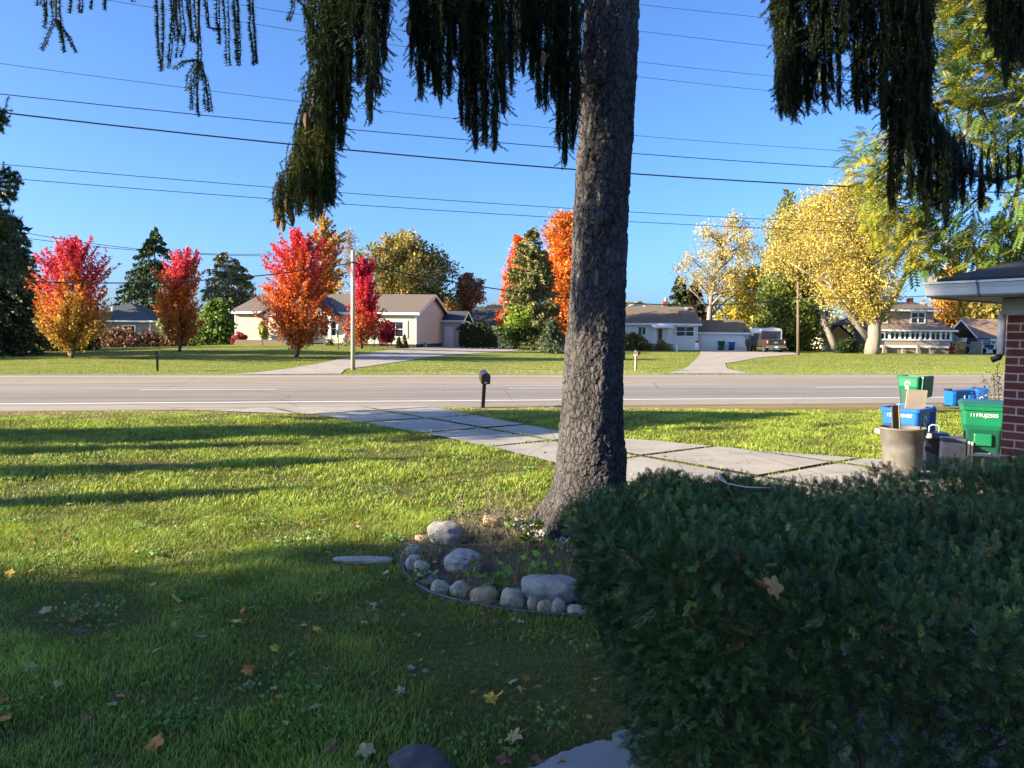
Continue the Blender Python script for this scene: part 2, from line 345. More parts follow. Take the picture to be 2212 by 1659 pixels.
PW=M('road_paint_white',(.85,.83,.78),.8,.15,12,0); PY=M('road_paint_yellow',(.60,.33,.06),.8,.15,12,0)
strip('road_edge_line',23.62,23.80,-220,260,.017,PW); strip('road_far_edge_line',37.35,37.5,-220,260,.017,PW)
for nm,v_ in (('road_yellow_line',32.4),('road_far_yellow_line',35.1)): strip(nm,v_,v_+.13,-220,260,.017,PY)
mb=MB()
for k in range(-14,16):
    u=-10.7+4.9-7.4+k*13.2+6.0
    mb.quad((u,28.85,.017),(u+4.6,28.85,.017),(u+4.6,28.98,.017),(u,28.98,.017))
o=mb.build('road_lane_dashes',PW); o.rotation_euler=(0,0,TH); o['kind']='structure'
# near driveway of broken concrete slabs
def concrete(name,c=(.40,.365,.31)):
    m,nt,N,L,b=_mat(name); v=coords(N,L)
    col=ramp(N,L,noi(N,L,v,1.2,8,.65),[(.3,tuple(x*.72 for x in c)),(.7,tuple(x*1.1 for x in c))])
    col=mx(N,L,col,ramp(N,L,noi(N,L,v,70,4,.8),[(.3,(.8,.8,.8)),(.7,(1.1,1.1,1.1))]),1,'MULTIPLY')
    vo=N.new('ShaderNodeTexVoronoi'); vo.feature='DISTANCE_TO_EDGE'; vo.inputs['Scale'].default_value=.45; L.new(v,vo.inputs['Vector'])
    col=mx(N,L,col,ramp(N,L,vo.outputs[0],[(0,(.4,.36,.3)),(.006,(1,1,1))]),1,'MULTIPLY')
    L.new(col,b.inputs['Base Color']); b.inputs['Roughness'].default_value=.9; bump(N,L,b,noi(N,L,v,40,6,.7),.35,.01); return m
CONC=concrete('driveway_concrete')
DRV=[(-4.9,19.3),(-2.6,16.75),(-1.3,15.3),(0,13.5),(.69,12.4),(1.75,10.7),(3.4,8.6),(5.0,7.4),(9.8,11.0),(8.6,12.7),(6.35,13.1),(4.3,14.15),(2.9,15.1),(2.3,15.4),(1.0,16.6),(-.7,19.2),(-2.5,22.05),(-9.2,20.35)]
def inpoly(X,Y,poly):
    ins=np.zeros(len(X),bool); n=len(poly)
    for i in range(n):
        x1,y1=poly[i][:2];x2,y2=poly[(i+1)%n][:2]
        c=((y1>Y)!=(y2>Y))&(X<(x2-x1)*(Y-y1)/(y2-y1+1e-12)+x1); ins^=c
    return ins
rng=R_(3); mb=MB(); du=np.array([.615,-.788]); dw=np.array([.788,.615]); O=np.array([-4.9,19.3])
for iu in range(-4,12):
    for iw in range(-5,9):
        u0,u1=iu*2.35-.2,(iu+1)*2.35-.2; w0,w1=iw*2.2-.3,(iw+1)*2.2-.3; gp=.05+rng.uniform(0,.02)
        q=[tuple(O+du*(a+rng.uniform(-.01,.01))+dw*(b+rng.uniform(-.01,.01))) for a,b in ((u0+gp,w0+gp),(u1-gp,w0+gp),(u1-gp,w1-gp),(u0+gp,w1-gp))]
        z0=.026+rng.uniform(-.005,.005); tx,ty=rng.uniform(-.004,.004,2); K=34
        A=np.array(q); g_=(np.arange(K)+.5)/K; U,Wt=np.meshgrid(g_,g_,indexing='ij')
        cx2=((1-U)*(1-Wt))[...,None]*A[0]+(U*(1-Wt))[...,None]*A[1]+(U*Wt)[...,None]*A[2]+((1-U)*Wt)[...,None]*A[3]
        ok=inpoly(cx2[...,0].ravel(),cx2[...,1].ravel(),DRV).reshape(K,K)
        if not ok.any(): continue
        hh=.5/K
        for a_ in range(K):
            row=ok[a_]; b_=0
            while b_<K:
                if not row[b_]: b_+=1; continue
                e_=b_
                while e_+1<K and row[e_+1]: e_+=1
                pts4=[]
                for uu,ww in ((g_[a_]-hh,g_[b_]-hh),(g_[a_]+hh,g_[b_]-hh),(g_[a_]+hh,g_[e_]+hh),(g_[a_]-hh,g_[e_]+hh)):
                    p_=(1-uu)*(1-ww)*A[0]+uu*(1-ww)*A[1]+uu*ww*A[2]+(1-uu)*ww*A[3]; pts4.append((p_[0],p_[1],z0+(p_[0]-A[:,0].mean())*tx+(p_[1]-A[:,1].mean())*ty))
                mb.quad(*pts4); b_=e_+1
o=mb.build('driveway',CONC); o['kind']='structure'
# flat soil sheet showing in the slab joints
SOIL=M('soil',(.05,.04,.025),1,.4,8,.8,.03)
o=MB().prism(DRV,.002,.006,2).build('driveway_bed',SOIL); o['kind']='structure'
# far driveways, following the terrain
GRAV=concrete('far_drive_gravel',(.42,.36,.30))
RIB=[]
def ribbon(name,L_,R__,m,lift=.03):
    RIB.append(list(L_)+list(R__)[::-1])
    mb=MB(); n=40
    def ev(pts,t):
        k=t*(len(pts)-1); i=min(int(k),len(pts)-2); f=k-i; return (pts[i][0]*(1-f)+pts[i+1][0]*f,pts[i][1]*(1-f)+pts[i+1][1]*f)
    nr=8
    rows=[]
    for i in range(n+1):
        a=ev(L_,i/n); b=ev(R__,i/n); rows.append([(a[0]+(b[0]-a[0])*j/nr,a[1]+(b[1]-a[1])*j/nr) for j in range(nr+1)])
    for i in range(n):
        for j in range(nr):
            mb.quad(*[(x,y,zt(x,y)+lift) for x,y in (rows[i][j],rows[i][j+1],rows[i+1][j+1],rows[i+1][j])])
    o=mb.build(name,m,None,True); o['kind']='structure'; return o
def xw(px,d): return (px-CX)/F*d
def pd(px,d): return (xw(px,d),d)
ribbon('far_left_driveway',[pd(505,37.0),pd(620,42.5),pd(700,48),pd(800,58),pd(880,68),pd(905,73.5),pd(960,84)],[pd(735,38.6),pd(745,43),pd(830,48),pd(960,58),pd(1080,66),pd(1130,76),pd(1100,90)],GRAV)
ribbon('far_right_driveway',[pd(1440,42.8),pd(1478,48),pd(1500,58),pd(1512,68),pd(1512,80),pd(1507,87.5)],[pd(1625,43.4),pd(1572,49),pd(1566,55),pd(1640,64),pd(1725,72),pd(1700,87.5)],GRAV)
0 and ribbon('far_side_driveway',[pd(2110,70),pd(2108,84)],[pd(2260,70),pd(2230,84)],GRAV)
# near walk behind and under the hedge, seen through its gaps
WALK=concrete('walk_concrete',(.50,.48,.45))
o=MB().prism([(1.35,3.2),(6.5,3.2),(6.5,7.0),(2.3,5.2)],0.0,.03,2).build('front_walk',WALK); o['kind']='structure'
o=MB().prism([(1.5,-2),(6,-2),(6,2.4),(1.9,3.0)],0.0,.034,2).build('porch_path',WALK); o['kind']='structure'
# ---------------- far houses ----------------
m_cream=M_siding('cream_siding',(.60,.53,.39)); m_white=M_siding('white_siding',(.84,.81,.76)); m_tan=M_siding('tan_siding',(.34,.26,.20)); m_gray=M_siding('gray_siding',(.21,.19,.165))
r_brown=M_shingle('brown_shingles',(.19,.145,.11)); r_dark=M_shingle('slate_and_shade_shingles',(.06,.065,.075)); r_tan=M_shingle('tan_shingles',(.30,.20,.14)); r_gray=M_shingle('grey_shingles',(.16,.16,.15))
m_brick=M('red_brick',(.17,.06,.04),.9,.3,20,.3,.01); m_conc=M('foundation_concrete',(.30,.28,.25),.9,.2,3,.3,.01)
m_curt=M('curtain',(.55,.50,.42),.9,.2,3,.2,.01)
# cream ranch house
k=75/F; rz=-.125
t=house('ranch_house','long cream sided ranch house with brown roof and white gabled porch behind the red maples',898,75,rz)
fl=18.6; h=3.35; dp=14.0
mb=MB(); gable_wall(mb,-fl,0,0,dp,.3,h,2.0); mb.build('wall',m_cream,t)
MB().box(-fl+.03,-.03,.03,dp-.03,-.8,.3).build('foundation',M('dark_foundation',(.03,.03,.035),.9,.2,5,.2,.01),t)
gable_roof(t,-fl,0,0,dp,h,2.0,r_brown,.4,.14,WHITE)
MB().box(-.08,.03,-.03,.08,.3,h-.1).build('corner_trim',WHITE,t); MB().box(-fl-.03,-fl+.08,-.03,.08,.3,h-.1).build('corner_trim',WHITE,t)
pr=MB(); px0,px1=-14.6,-7.7; yy=-2.2; pm=(px0+px1)/2
MB().prism([(px0-.3,h-.35),(pm,h+1.75),(px1+.3,h-.35),(px1+.3,h-.2),(pm,h+1.92),(px0-.3,h-.2)],yy-.3,5.2,1).build('porch_roof',r_dark,t)  # dark bluish roof tone paints in the shade on the porch slope
MB().prism([(px0,h-.42),(px1,h-.42),(pm,h+1.6)],yy-.05,yy+.05,1).build('porch_gable',WHITE,t)
for cx_ in (px0+.25,px1-.25): MB().box(cx_-.14,cx_+.14,yy,yy+.28,.1,h-.42).box(cx_-.2,cx_+.2,yy-.06,yy+.34,.1,.3).build('porch_column',WHITE,t)
MB().box(px0,px1,yy,0,-.6,.1).build('porch_floor',m_conc,t)
for a,b_ in ((-2.9,-1.2),(-9.7,-8.0),(-7.0,-5.6)):
    window(t,a,b_,.95,2.55,-.02,.1,2,2)
for a in (-3.25,-1.18,-7.35,-5.58): MB().box(a,a+.33,-.07,-.01,.9,2.6).build('shutter',WHITE,t)
window(t,-13.4,-11.9,.95,2.55,-.02,.1,2,2)
MB().box(-11.5,-10.5,-.06,-.01,.1,2.3).build('front_door',M('dark_door',(.06,.05,.05),.5,.2,5,.1,.003),t)
# side wing with white door
MB().box(.0,2.3,11.5,17,-.3,2.85).build('side_wing',m_cream,t); gable_roof(t,0,2.3,11.5,17,2.85,1.0,r_dark,.25,.12,WHITE,'wing_roof')
MB().box(.35,1.35,11.43,11.49,-.1,2.15).build('side_door',WHITE,t); MB().box(1.75,1.93,11.3,11.49,1.7,2.1).build('wall_lantern',BLACK,t)
MB().box(.004,.25,3.0,3.6,-.05,.45).build('meter_box',M('meter_grey',(.4,.4,.4),.5),t)
# gray left house
t=house('bungalow','small grey bungalow with slate blue roof partly hidden by the leftmost red maple',325,80)
MB().box(-8.5,0,0,9,-.6,2.5).build('wall',m_gray,t); hip_roof(t,-8.5,0,0,9,2.5,2.0,r_dark,.45,'roof',WHITE)
window(t,-2.9,-1.5,.75,2.05,-.02,.12,1,1); window(t,-6.4,-4.6,.6,2.15,-.02,.12,1,1)
MB().lathe([(.12,0),(.12,.4)],(-5.0,2.2,3.5),8).build('roof_vent',WHITE,t)
MB().box(-.06,.03,-.03,.06,-.4,2.4).build('corner_trim',WHITE,t)
# dark roof house
t=house('dark_roofed_house','low house with dark slate roof behind the row of narrow arborvitae',1085,112)
MB().box(-8.2,2,0,9,-.5,2.9).build('wall',m_cream,t); gable_roof(t,-8.2,2,0,9,2.9,2.6,r_dark,.5,.14,WHITE)
mb=MB(); mb.prism([(-4.5,0),(-1,0),(-1,2.4),(-4.5,2.4)],4.5,4.9,1); mb.prism([(-3.2,5.0),(3,5.0),(3,5.9),(-2.4,5.9)],4.0,4.8,1); mb.build('upper_roof',r_dark,t)
window(t,-4.2,-2.4,.6,2.2,-.02,.12,2,1)
# white ranch with garage
t=house('white_ranch_house','white ranch house with grey brown roof and scalloped awning right of the big trunk',1505,88,0)
kk=88/F
def lx(p): return (p-1505)*kk
def lz(y): return (756.5-y)*kk
L0=lx(1285); hw=lz(699)
mb=MB(); gable_wall(mb,L0,0,0,8.5,-.4,hw,1.9); mb.build('wall',m_white,t); gable_roof(t,L0,0,0,8.5,hw,1.9,r_brown,.35,.14,WHITE)
window(t,lx(1375),lx(1394),lz(726),lz(706),-.02,.11,2,1)
window(t,lx(1457),lx(1479),lz(728),lz(704.5),-.02,.12,1,2); window(t,lx(1477.5),lx(1498),lz(728),lz(704.5),-.02,.12,1,2)
MB().box(lx(1418),lx(1429),-.06,-.01,lz(742),lz(708)).build('front_door',M('storm_door',(.5,.38,.32),.4),t)
MB().box(lx(1420),lx(1427.5),-.075,-.062,lz(738),lz(710)).build('door_glass',GLASS,t)
mb=MB(); mb.prism([(0,lz(701)),(-1.5,lz(706)),(-1.5,lz(708)),(0,lz(702))],lx(1404),lx(1448),0); mb.build('door_awning',WHITE,t)
mb=MB()
for i in range(15):
    a=lx(1404)+i*(lx(1448)-lx(1404))/15; w_=(lx(1448)-lx(1404))/15; mb.prism([(a,lz(708)),(a+w_,lz(708)),(a+w_,lz(709)),(a+w_/2,lz(710.2)),(a,lz(709))],-1.52,-1.495,1)
mb.build('awning_scallop',WHITE,t)
for p_ in (1408,1438,1443): MB().tube([(lx(p_),-1.4,lz(744)),(lx(p_),-1.4,lz(707))],.05,6).build('porch_post',WHITE,t)
MB().box(lx(1404),lx(1446),-1.7,0,-.5,lz(743)).build('front_step',m_conc,t)
MB().tube([(-.08,-.12,.1),(-.08,-.12,hw-.2)],.06,6).build('downspout',WHITE,t)
MB().tube([(lx(1482+ -65+100),4.4,lz(678)),(lx(1482+35),4.4,lz(664))],.22,10).build('flue',M('galvanised',(.5,.5,.48),.4,.2,8,.1,.005,.6),t) if False else MB().tube([(lx(1496),3.4,lz(690)),(lx(1496),3.4,lz(664))],.2,10).build('flue',M('galvanised',(.5,.5,.48),.4,.2,8,.1,.005,.6),t)
MB().tube([(lx(1496),3.4,lz(666)),(lx(1496),3.4,lz(663))],.35,10).build('flue_cap',M('galvanised_cap',(.5,.5,.48),.4,.2,8,.1,.005,.6),t)
# attached garage (part of the same building)
gx0,gx1=.36,lx(1623); gz=lz(717); gy=1.6
mb=MB(); gable_wall(mb,gx0,gx1,gy,gy+6.5,-.4,gz,1.35); mb.build('garage_wall',m_white,t)
gable_roof(t,gx0+.3,gx1,gy,gy+6.5,gz,1.35,r_brown,.28,.12,WHITE,'garage_roof')
gd=MB()
for i in range(4): a=-.3+i*.62; gd.box(lx(1519),lx(1611),gy-.05,gy-.01,a+.008,a+.612)
gd.build('garage_door',WHITE,t)
def text(s,size,loc,rot,m,par,name='lettering',ext=.002):
    cu=bpy.data.curves.new('t','FONT'); cu.body=s; cu.size=size; cu.extrude=ext; cu.align_x='CENTER'
    o=bpy.data.objects.new('t',cu); COL.link(o); dg=bpy.context.evaluated_depsgraph_get(); me=bpy.data.meshes.new_from_object(o.evaluated_get(dg)); COL.unlink(o); bpy.data.objects.remove(o)
    me.name=name; me.materials.clear(); me.materials.append(m); q=bpy.data.objects.new(name,me); COL.link(q); q.location=loc; q.rotation_euler=rot; q.parent=par; return q
for i,ch in enumerate('3105'): text(ch,.3,(lx(1612.5+i*2.4),gy-.03,lz(724.2+i*2.2)),(math.pi/2,0,0),BLACK,t,'house_number')
MB().box(lx(1614),lx(1617),gy-.2,gy-.01,lz(714),lz(710)).build('wall_lantern',BLACK,t)
# white gable house behind
t=house('white_gable_house','distant white gabled house with grey roof and brick chimney above the ranch roof',1350,122)
mb=MB(); mb.prism([(-1,-1),(5.2,-1),(5.2,2.3+2.6),(2.1,4.9+2.0),(-1,4.9)],0,9,1); mb.build('wall',m_white,t)
gable_roof(t,3.2,14,1,9,4.9,1.75,r_gray,.3,.14,WHITE)
MB().prism([(-1.3,4.8),(2.1,6.95),(5.5,4.8),(5.5,4.98),(2.1,7.15),(-1.3,4.98)],-.3,4,1).build('gable_roof',r_gray,t)
MB().box(6.1,7.1,1.5,2.3,4.8,7.1).build('chimney',m_brick,t); MB().lathe([(.25,0),(.25,.4),(.4,.45),(.1,.7)],(6.6,1.9,7.1),8).build('chimney_cap',m_conc,t)
# two-storey tan house
t=house('two_storey_house','tan two storey house with long glazed porch and lattice skirt behind the yellow tree',2051,84)
kk=84/F
def lx(p): return (p-2051)*kk
def lz(y): return (767-y)*kk
pb=lx(1897); D0=2.6
MB().box(pb,0,0,D0,lz(751),lz(738)).build('porch_wall',m_tan,t)
MB().box(pb-.1,.1,-.1,-.02,lz(739.5),lz(736.5)).box(pb-.6,.1,-.25,-.04,lz(755),lz(750)).build('porch_trim',WHITE,t)
la=MB()
for i in range(70):
    a=pb+i*(-pb)/70
    for s_ in (-1,1): 
        x0_,x1_=(a,a+.45) if s_>0 else (a+.45,a)
        la.quad((x0_,-.05-.012*s_,-.1),(x0_+.05,-.05-.012*s_,-.1),(x1_+.05,-.05-.012*s_,lz(755)),(x1_,-.05-.012*s_,lz(755)))
la.build('lattice',M('lattice_wood',(.40,.30,.20),.9),t)
MB().box(pb+.1,0,.1,D0,-.3,lz(751)).build('crawl_space',M('crawl_dark',(.05,.04,.035),1),t)
MB().box(pb+.05,-.05,.12,.16,lz(737),lz(719)).build('porch_glazing',GLASS,t)
n=14
for i in range(n+1):
    a=pb+(-pb)*i/n; w_=.11 if i%2==0 else .045; MB().box(a-w_,a+w_,-.02,.1,lz(738),lz(718)).build('porch_mullion',WHITE,t)
MB().box(pb,0,-.01,.09,lz(724),lz(723)).build('porch_transom',WHITE,t)
for i in (1,4,7,9,11):
    a=pb+(-pb)*(i+.5)/n; MB().box(a-.3,a+.3,.17,.2,lz(735),lz(726)).build('porch_curtain',m_curt,t)
MB().prism([(-.5,lz(718.5)),(D0,lz(705)),(D0,lz(703.5)),(-.5,lz(716.5))],pb-.4,.5,0).build('porch_roof',r_tan,t)
MB().box(pb-.42,.5,-.55,-.51,lz(720),lz(716.3)).build('porch_fascia',WHITE,t)
for p_ in (1904,1977,1945,2005,2052):
    MB().box(lx(p_)-.13,lx(p_)+.13,-.5,-.25,-.2,lz(750 if p_ in (1904,1977,2052) else 757)).build('porch_pier',DWOOD,t)
MB().box(lx(1905),lx(2040),D0+.02,D0+3,lz(706),lz(674)).box(lx(1945),lx(2050),D0+.05,D0+9,-.4,lz(708)).build('wall',m_tan,t)
window(t,lx(1988),lx(2022),lz(703),lz(675.5),D0,.16,2,2); window(t,lx(1915),lx(1938),lz(703),lz(675.5),D0,.16,2,2)
mb=MB(); mb.prism([(D0-.7,lz(673.5)),(D0+4.4,lz(653)),(D0+4.4,lz(651)),(D0-.7,lz(671.5))],lx(1895),lx(2042),0); mb.build('dormer_roof',r_brown,t)
MB().box(lx(1895),lx(2042),D0-.74,D0-.71,lz(675.5),lz(671.8)).build('dormer_fascia',WHITE,t)
mb=MB(); a=lx(1880); b_=lx(2066); mb.v=[(a,D0-.4,lz(705)),(b_,D0-.4,lz(705)),(b_,D0+9.6,lz(705)),(a,D0+9.6,lz(705)),(a+5,D0+4.6,lz(651)),(b_-2.0,D0+4.6,lz(651))]; mb.f=[(0,1,5,4),(1,2,5),(2,3,4,5),(3,0,4),(3,2,1,0)]; mb.build('roof',r_brown,t)
MB().box(lx(2028),lx(2034),D0+4,D0+5,lz(656),lz(641)).build('chimney',m_brick,t)
MB().tube([(pb-.1,-.1,.1),(pb-.1,-.15,lz(722))],.07,6).tube([(pb-.1,-.1,.12),(pb-.9,-.4,.05)],.07,6).build('downspout',WHITE,t)
t2=t
MB().box(lx(2051)+.1,lx(2110),D0+1,D0+8,-.4,lz(737)).build('wing_wall',m_white,t2); MB().prism([(D0+.5,lz(737.5)),(D0+4.8,lz(709)),(D0+9,lz(737.5)),(D0+9,lz(736)),(D0+4.8,lz(707)),(D0+.5,lz(736))],lx(2053),lx(2112),0).build('wing_roof',r_tan,t2)
window(t2,lx(2078),lx(2104),lz(763),lz(739.5),D0+.98,.1,3,2)
# detached garage far right
t=house('detached_garage','white garage with tan gable roof at the far right behind the parked jeep',2112,90)
MB().box(.2,7.5,.2,7,-.4,1.75).build('wall',m_white,t); MB().prism([(-.2,1.75),(3.7,4.1),(7.8,1.75),(7.8,1.92),(3.7,4.28),(-.2,1.92)],0,7.3,1).build('gable',m_white,t) if False else gable_roof(t,.2,7.5,.2,7,1.75,2.2,r_tan,.3,.12,WHITE)
# shed
t=house('garden_shed','small cream gabled shed with blue grey roof between two yellow tree trunks',1775,95)
mb=MB(); mb.prism([(.4,-.3),(3.3,-.3),(3.3,1.9),(1.85,3.1),(.4,1.9)],0,5,1); mb.build('wall',M('shed_cream',(.62,.55,.42),.7),t)
MB().prism([(.1,1.75),(1.85,3.2),(3.7,1.6),(3.7,1.75),(1.85,3.4),(.1,1.92)],-.3,5.4,1).build('roof',r_dark,t); MB().box(1.2,2.6,-.05,-.01,-.2,1.5).build('door',M('shed_door',(.5,.5,.48),.6),t)
# ---------------- far vegetation ----------------
def projy(x,y,z):
    q=Vector((x,y,z-CAMZ)); return CY-F*q.dot(_u)/q.dot(_f)
def gd(px,py,dmax=130):
    d=9.0
    while d<dmax:
        x=xw(px,d)
        if projy(x,d,zt(x,d))<=py: return d
        d+=.25
    return dmax
def mapcol(top,mid,bot,hi=.55,lo=.3,nz=.12,gold=None):
    top,mid,bot=map(np.array,(top,mid,bot))
    def f(pos,t,cols,rng):
        b_=(t+rng.normal(size=len(t))*nz+.12*np.sin(pos[:,0]*2.1+pos[:,1]*1.3))
        k1=np.clip((b_-hi+.12)/.24,0,1)[:,None]; k0=np.clip((b_-lo+.1)/.2,0,1)[:,None]
        c=bot[None]*(1-k0)+mid[None]*k0; c=c*(1-k1)+top[None]*k1
        c=c*rng.uniform(.65,1.35,(len(t),1))
        if gold is not None:
            g_=rng.random(len(t))<.2*(1-k1[:,0]); c[g_]=np.array(gold)*rng.uniform(.7,1.3,(g_.sum(),1))
        return c
    return f
PINK=(.60,.05,.07); RED=(.62,.06,.02); ORG=(.62,.22,.03); OLV=(.38,.21,.04); YEL=(.62,.42,.05)
GR='red maples across the road'
d=gd(155,775); tree('red_maple','leftmost red maple, crimson top over a broad golden orange skirt','tree',(155,d),[(528,150,166),(540,118,204),(558,98,216),(590,92,222),(625,82,228),(650,72,232),(690,68,232),(715,80,228),(735,110,200),(742,140,170)],d,[RED],R_(1),.125,15000,.5,spike=1.6,group=GR,trunk_r=.13,limbs=24,colf=mapcol(PINK,(.62,.16,.03),OLV,.62,.38,.07,YEL),loc=GT(155,d))
d=gd(387,760); tree('red_maple','slim red maple with magenta top standing behind the black roadside mailbox','tree',(387,d),[(548,398,412),(562,372,440),(590,350,443),(612,340,430),(630,345,420),(655,330,432),(680,328,440),(705,345,436),(722,360,420),(730,378,396)],d,[RED],R_(2),.13,11000,.45,spike=1.6,group=GR,trunk_r=.12,limbs=22,colf=mapcol(PINK,(.62,.19,.03),(.42,.17,.035),.72,.36,.08,ORG),loc=GT(387,d))
d=gd(640,772); tree('red_maple','largest red maple, full scarlet crown in front of the white porch','tree',(640,d),[(510,628,640),(522,598,690),(540,592,704),(570,588,718),(600,585,722),(630,572,722),(655,555,722),(680,560,722),(705,575,716),(725,600,700),(742,620,660)],d,[RED],R_(3),.125,20000,.5,spike=1.6,group=GR,trunk_r=.14,limbs=26,colf=mapcol((.62,.05,.06),(.60,.12,.025),(.46,.13,.03),.70,.3,.1,ORG),loc=GT(640,d))
d=gd(778,753); tree('red_maple','narrow crimson maple just right of the grey utility pole','tree',(778,d),[(568,775,800),(590,762,812),(620,758,815),(650,755,824),(675,758,832),(700,738,828),(722,742,815),(735,762,800)],d,[RED],R_(4),.14,10000,.45,spike=1.5,group=GR,trunk_r=.13,limbs=20,colf=mapcol((.62,.03,.07),(.55,.05,.04),(.45,.12,.03),.5,.28,.08),loc=GT(778,d))
bush('dwarf_maple','low dark crimson maple in the bed below the ranch window','shrub',(832,72),[(695,838,852),(705,812,860),(720,805,864),(735,812,858)],72,[(.30,.02,.035),(.22,.02,.03)],R_(5),.16,2200,.4)
bush('weeping_maple','small pinkish weeping maple by the left corner of the ranch house','shrub',(517,71),[(719,512,520),(726,503,532),(735,500,536)],71,[(.40,.07,.07),(.3,.06,.05)],R_(6),.14,900,.3)
# conifers left
DG=[(.035,.07,.025),(.05,.085,.03),(.07,.10,.035)]
conifer('norway_spruce','tall dark spruce with drooping boughs behind the grey bungalow','tree',(334,96),[(486,332,336),(510,318,352),(545,295,372),(575,282,385),(610,268,395),(650,255,405),(690,248,410),(720,255,400)],96,DG,R_(7),.34,190,70,.3,trunk_r=.25)
conifer('pine_tree','olive pine with ragged round top left of the ranch house','tree',(498,100),[(545,480,494),(562,460,522),(590,448,540),(620,442,552),(660,440,566),(700,440,560)],100,[(.15,.16,.06),(.20,.19,.09),(.10,.115,.04)],R_(8),.32,170,50,.1,width=.3)
conifer('norway_spruce','massive dark spruce filling the left edge across the road','tree',(-15,50),[(470,-30,10),(520,-60,45),(570,-75,60),(620,-85,72),(680,-95,78),(730,-90,84),(768,-95,80)],50,DG,R_(9),.24,240,80,.35,trunk_r=.25)
conifer('blue_spruce','pale blue green spruce top rising behind the massive dark spruce','tree',(42,78),[(478,36,40),(500,28,50),(530,20,62),(560,10,78),(600,5,88),(650,0,95),(700,0,95)],78,[(.12,.16,.10),(.09,.13,.08)],R_(10),.25,150,50,.15,trunk_r=.2,width=.25)
bush('broadleaf_tree','yellow green leafy tree behind the leftmost red maple','tree',(110,72),[(640,85,120),(660,70,140),(700,68,150),(735,75,150)],72,[(.16,.22,.04),(.25,.25,.05)],R_(11),.24,2500,.6)
# undergrowth left
pal_br=[(.20,.09,.05),(.28,.13,.08),(.14,.07,.04),(.22,.16,.06)]
d=66
bush('bramble_thicket','rusty brown bramble thicket in front of the grey bungalow','shrub',(285,d),[(722,225,262),(728,215,320),(738,205,365),(752,200,372),(762,205,365)],d-3,pal_br,R_(12),.2,5200,.5)
bush('bramble_thicket','brown bramble thicket at the foot of the slim red maple','shrub',(362,d),[(735,345,400),(748,335,432),(758,335,432)],d-3,pal_br,R_(13),.2,2200,.5)
bush('wild_hedgerow','dim tangled hedgerow under the massive spruce and leftmost maple','shrub',(95,d-12),[(715,0,180),(730,-60,212),(750,-60,218),(768,-60,215)],d-11,[(.05,.06,.02),(.09,.10,.03),(.10,.07,.03),(.03,.03,.015),(.16,.19,.04)],R_(14),.2,7500,.6,dep=.25)
bush('sumac_shrub','pale green sumac with long fronds beside the bungalow corner','shrub',(352,72),[(690,335,360),(705,332,385),(725,330,392),(745,335,390)],70,[(.22,.30,.10),(.16,.24,.06),(.30,.28,.08)],R_(15),.26,1500,.5)
bush('arching_shrub','tall dense green shrub mass left of the ranch house','shrub',(468,76),[(655,450,498),(665,432,505),(690,424,507),(720,420,506),(752,425,503)],74,[(.12,.19,.03),(.20,.28,.045),(.06,.10,.02)],R_(16),.24,6500,.6)
bush('young_tree','small yellow green sapling in front of the ranch wall','tree',(568,66),[(696,562,572),(710,555,582),(722,556,582),(732,562,578)],66,[(.28,.30,.05),(.35,.33,.08)],R_(17),.16,700,.3)
# behind the ranch
tree('golden_tree','tall golden yellow tree rising above the ranch roof behind the largest maple','tree',(705,95),[(458,694,700),(480,672,715),(510,668,735),(540,668,742),(580,670,748),(630,670,745),(680,670,745)],95,[(.55,.33,.05),(.50,.27,.04),(.40,.27,.06)],R_(18),.28,6000,.9,trunk_r=.25,spike=1.0,bare=1)
tree('bare_tree','thin nearly bare tree with few tan leaves behind the utility pole','tree',(755,100),[(490,735,765),(510,722,790),(550,722,790),(600,730,790),(660,735,790)],100,[(.30,.22,.12),(.36,.25,.13)],R_(19),.2,900,.9,trunk_r=.22,limbs=30,bare=5,bark=DWOOD)
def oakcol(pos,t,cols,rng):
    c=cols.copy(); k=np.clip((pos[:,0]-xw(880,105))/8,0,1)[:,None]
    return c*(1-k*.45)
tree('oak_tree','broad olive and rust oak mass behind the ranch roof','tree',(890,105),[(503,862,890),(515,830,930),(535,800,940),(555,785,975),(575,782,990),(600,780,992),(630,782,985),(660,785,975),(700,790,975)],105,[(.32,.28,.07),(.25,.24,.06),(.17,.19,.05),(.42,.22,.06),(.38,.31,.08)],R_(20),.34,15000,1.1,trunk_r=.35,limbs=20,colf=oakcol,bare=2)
tree('red_oak','reddish pink oak behind the right gable of the ranch house','tree',(1015,108),[(592,1000,1020),(605,985,1040),(625,975,1055),(645,970,1056),(660,975,1030),(690,970,1010)],108,[(.42,.13,.08),(.36,.10,.06),(.30,.16,.07)],R_(21),.3,3600,.9,trunk_r=.3,limbs=20,bare=2)
tree('rust_tree','orange brown tree low behind the gable between ranch and dark roofed house','tree',(970,98),[(650,955,985),(665,950,1000),(690,950,1005)],98,[(.45,.22,.05),(.3,.16,.05)],R_(22),.26,1800,.7)
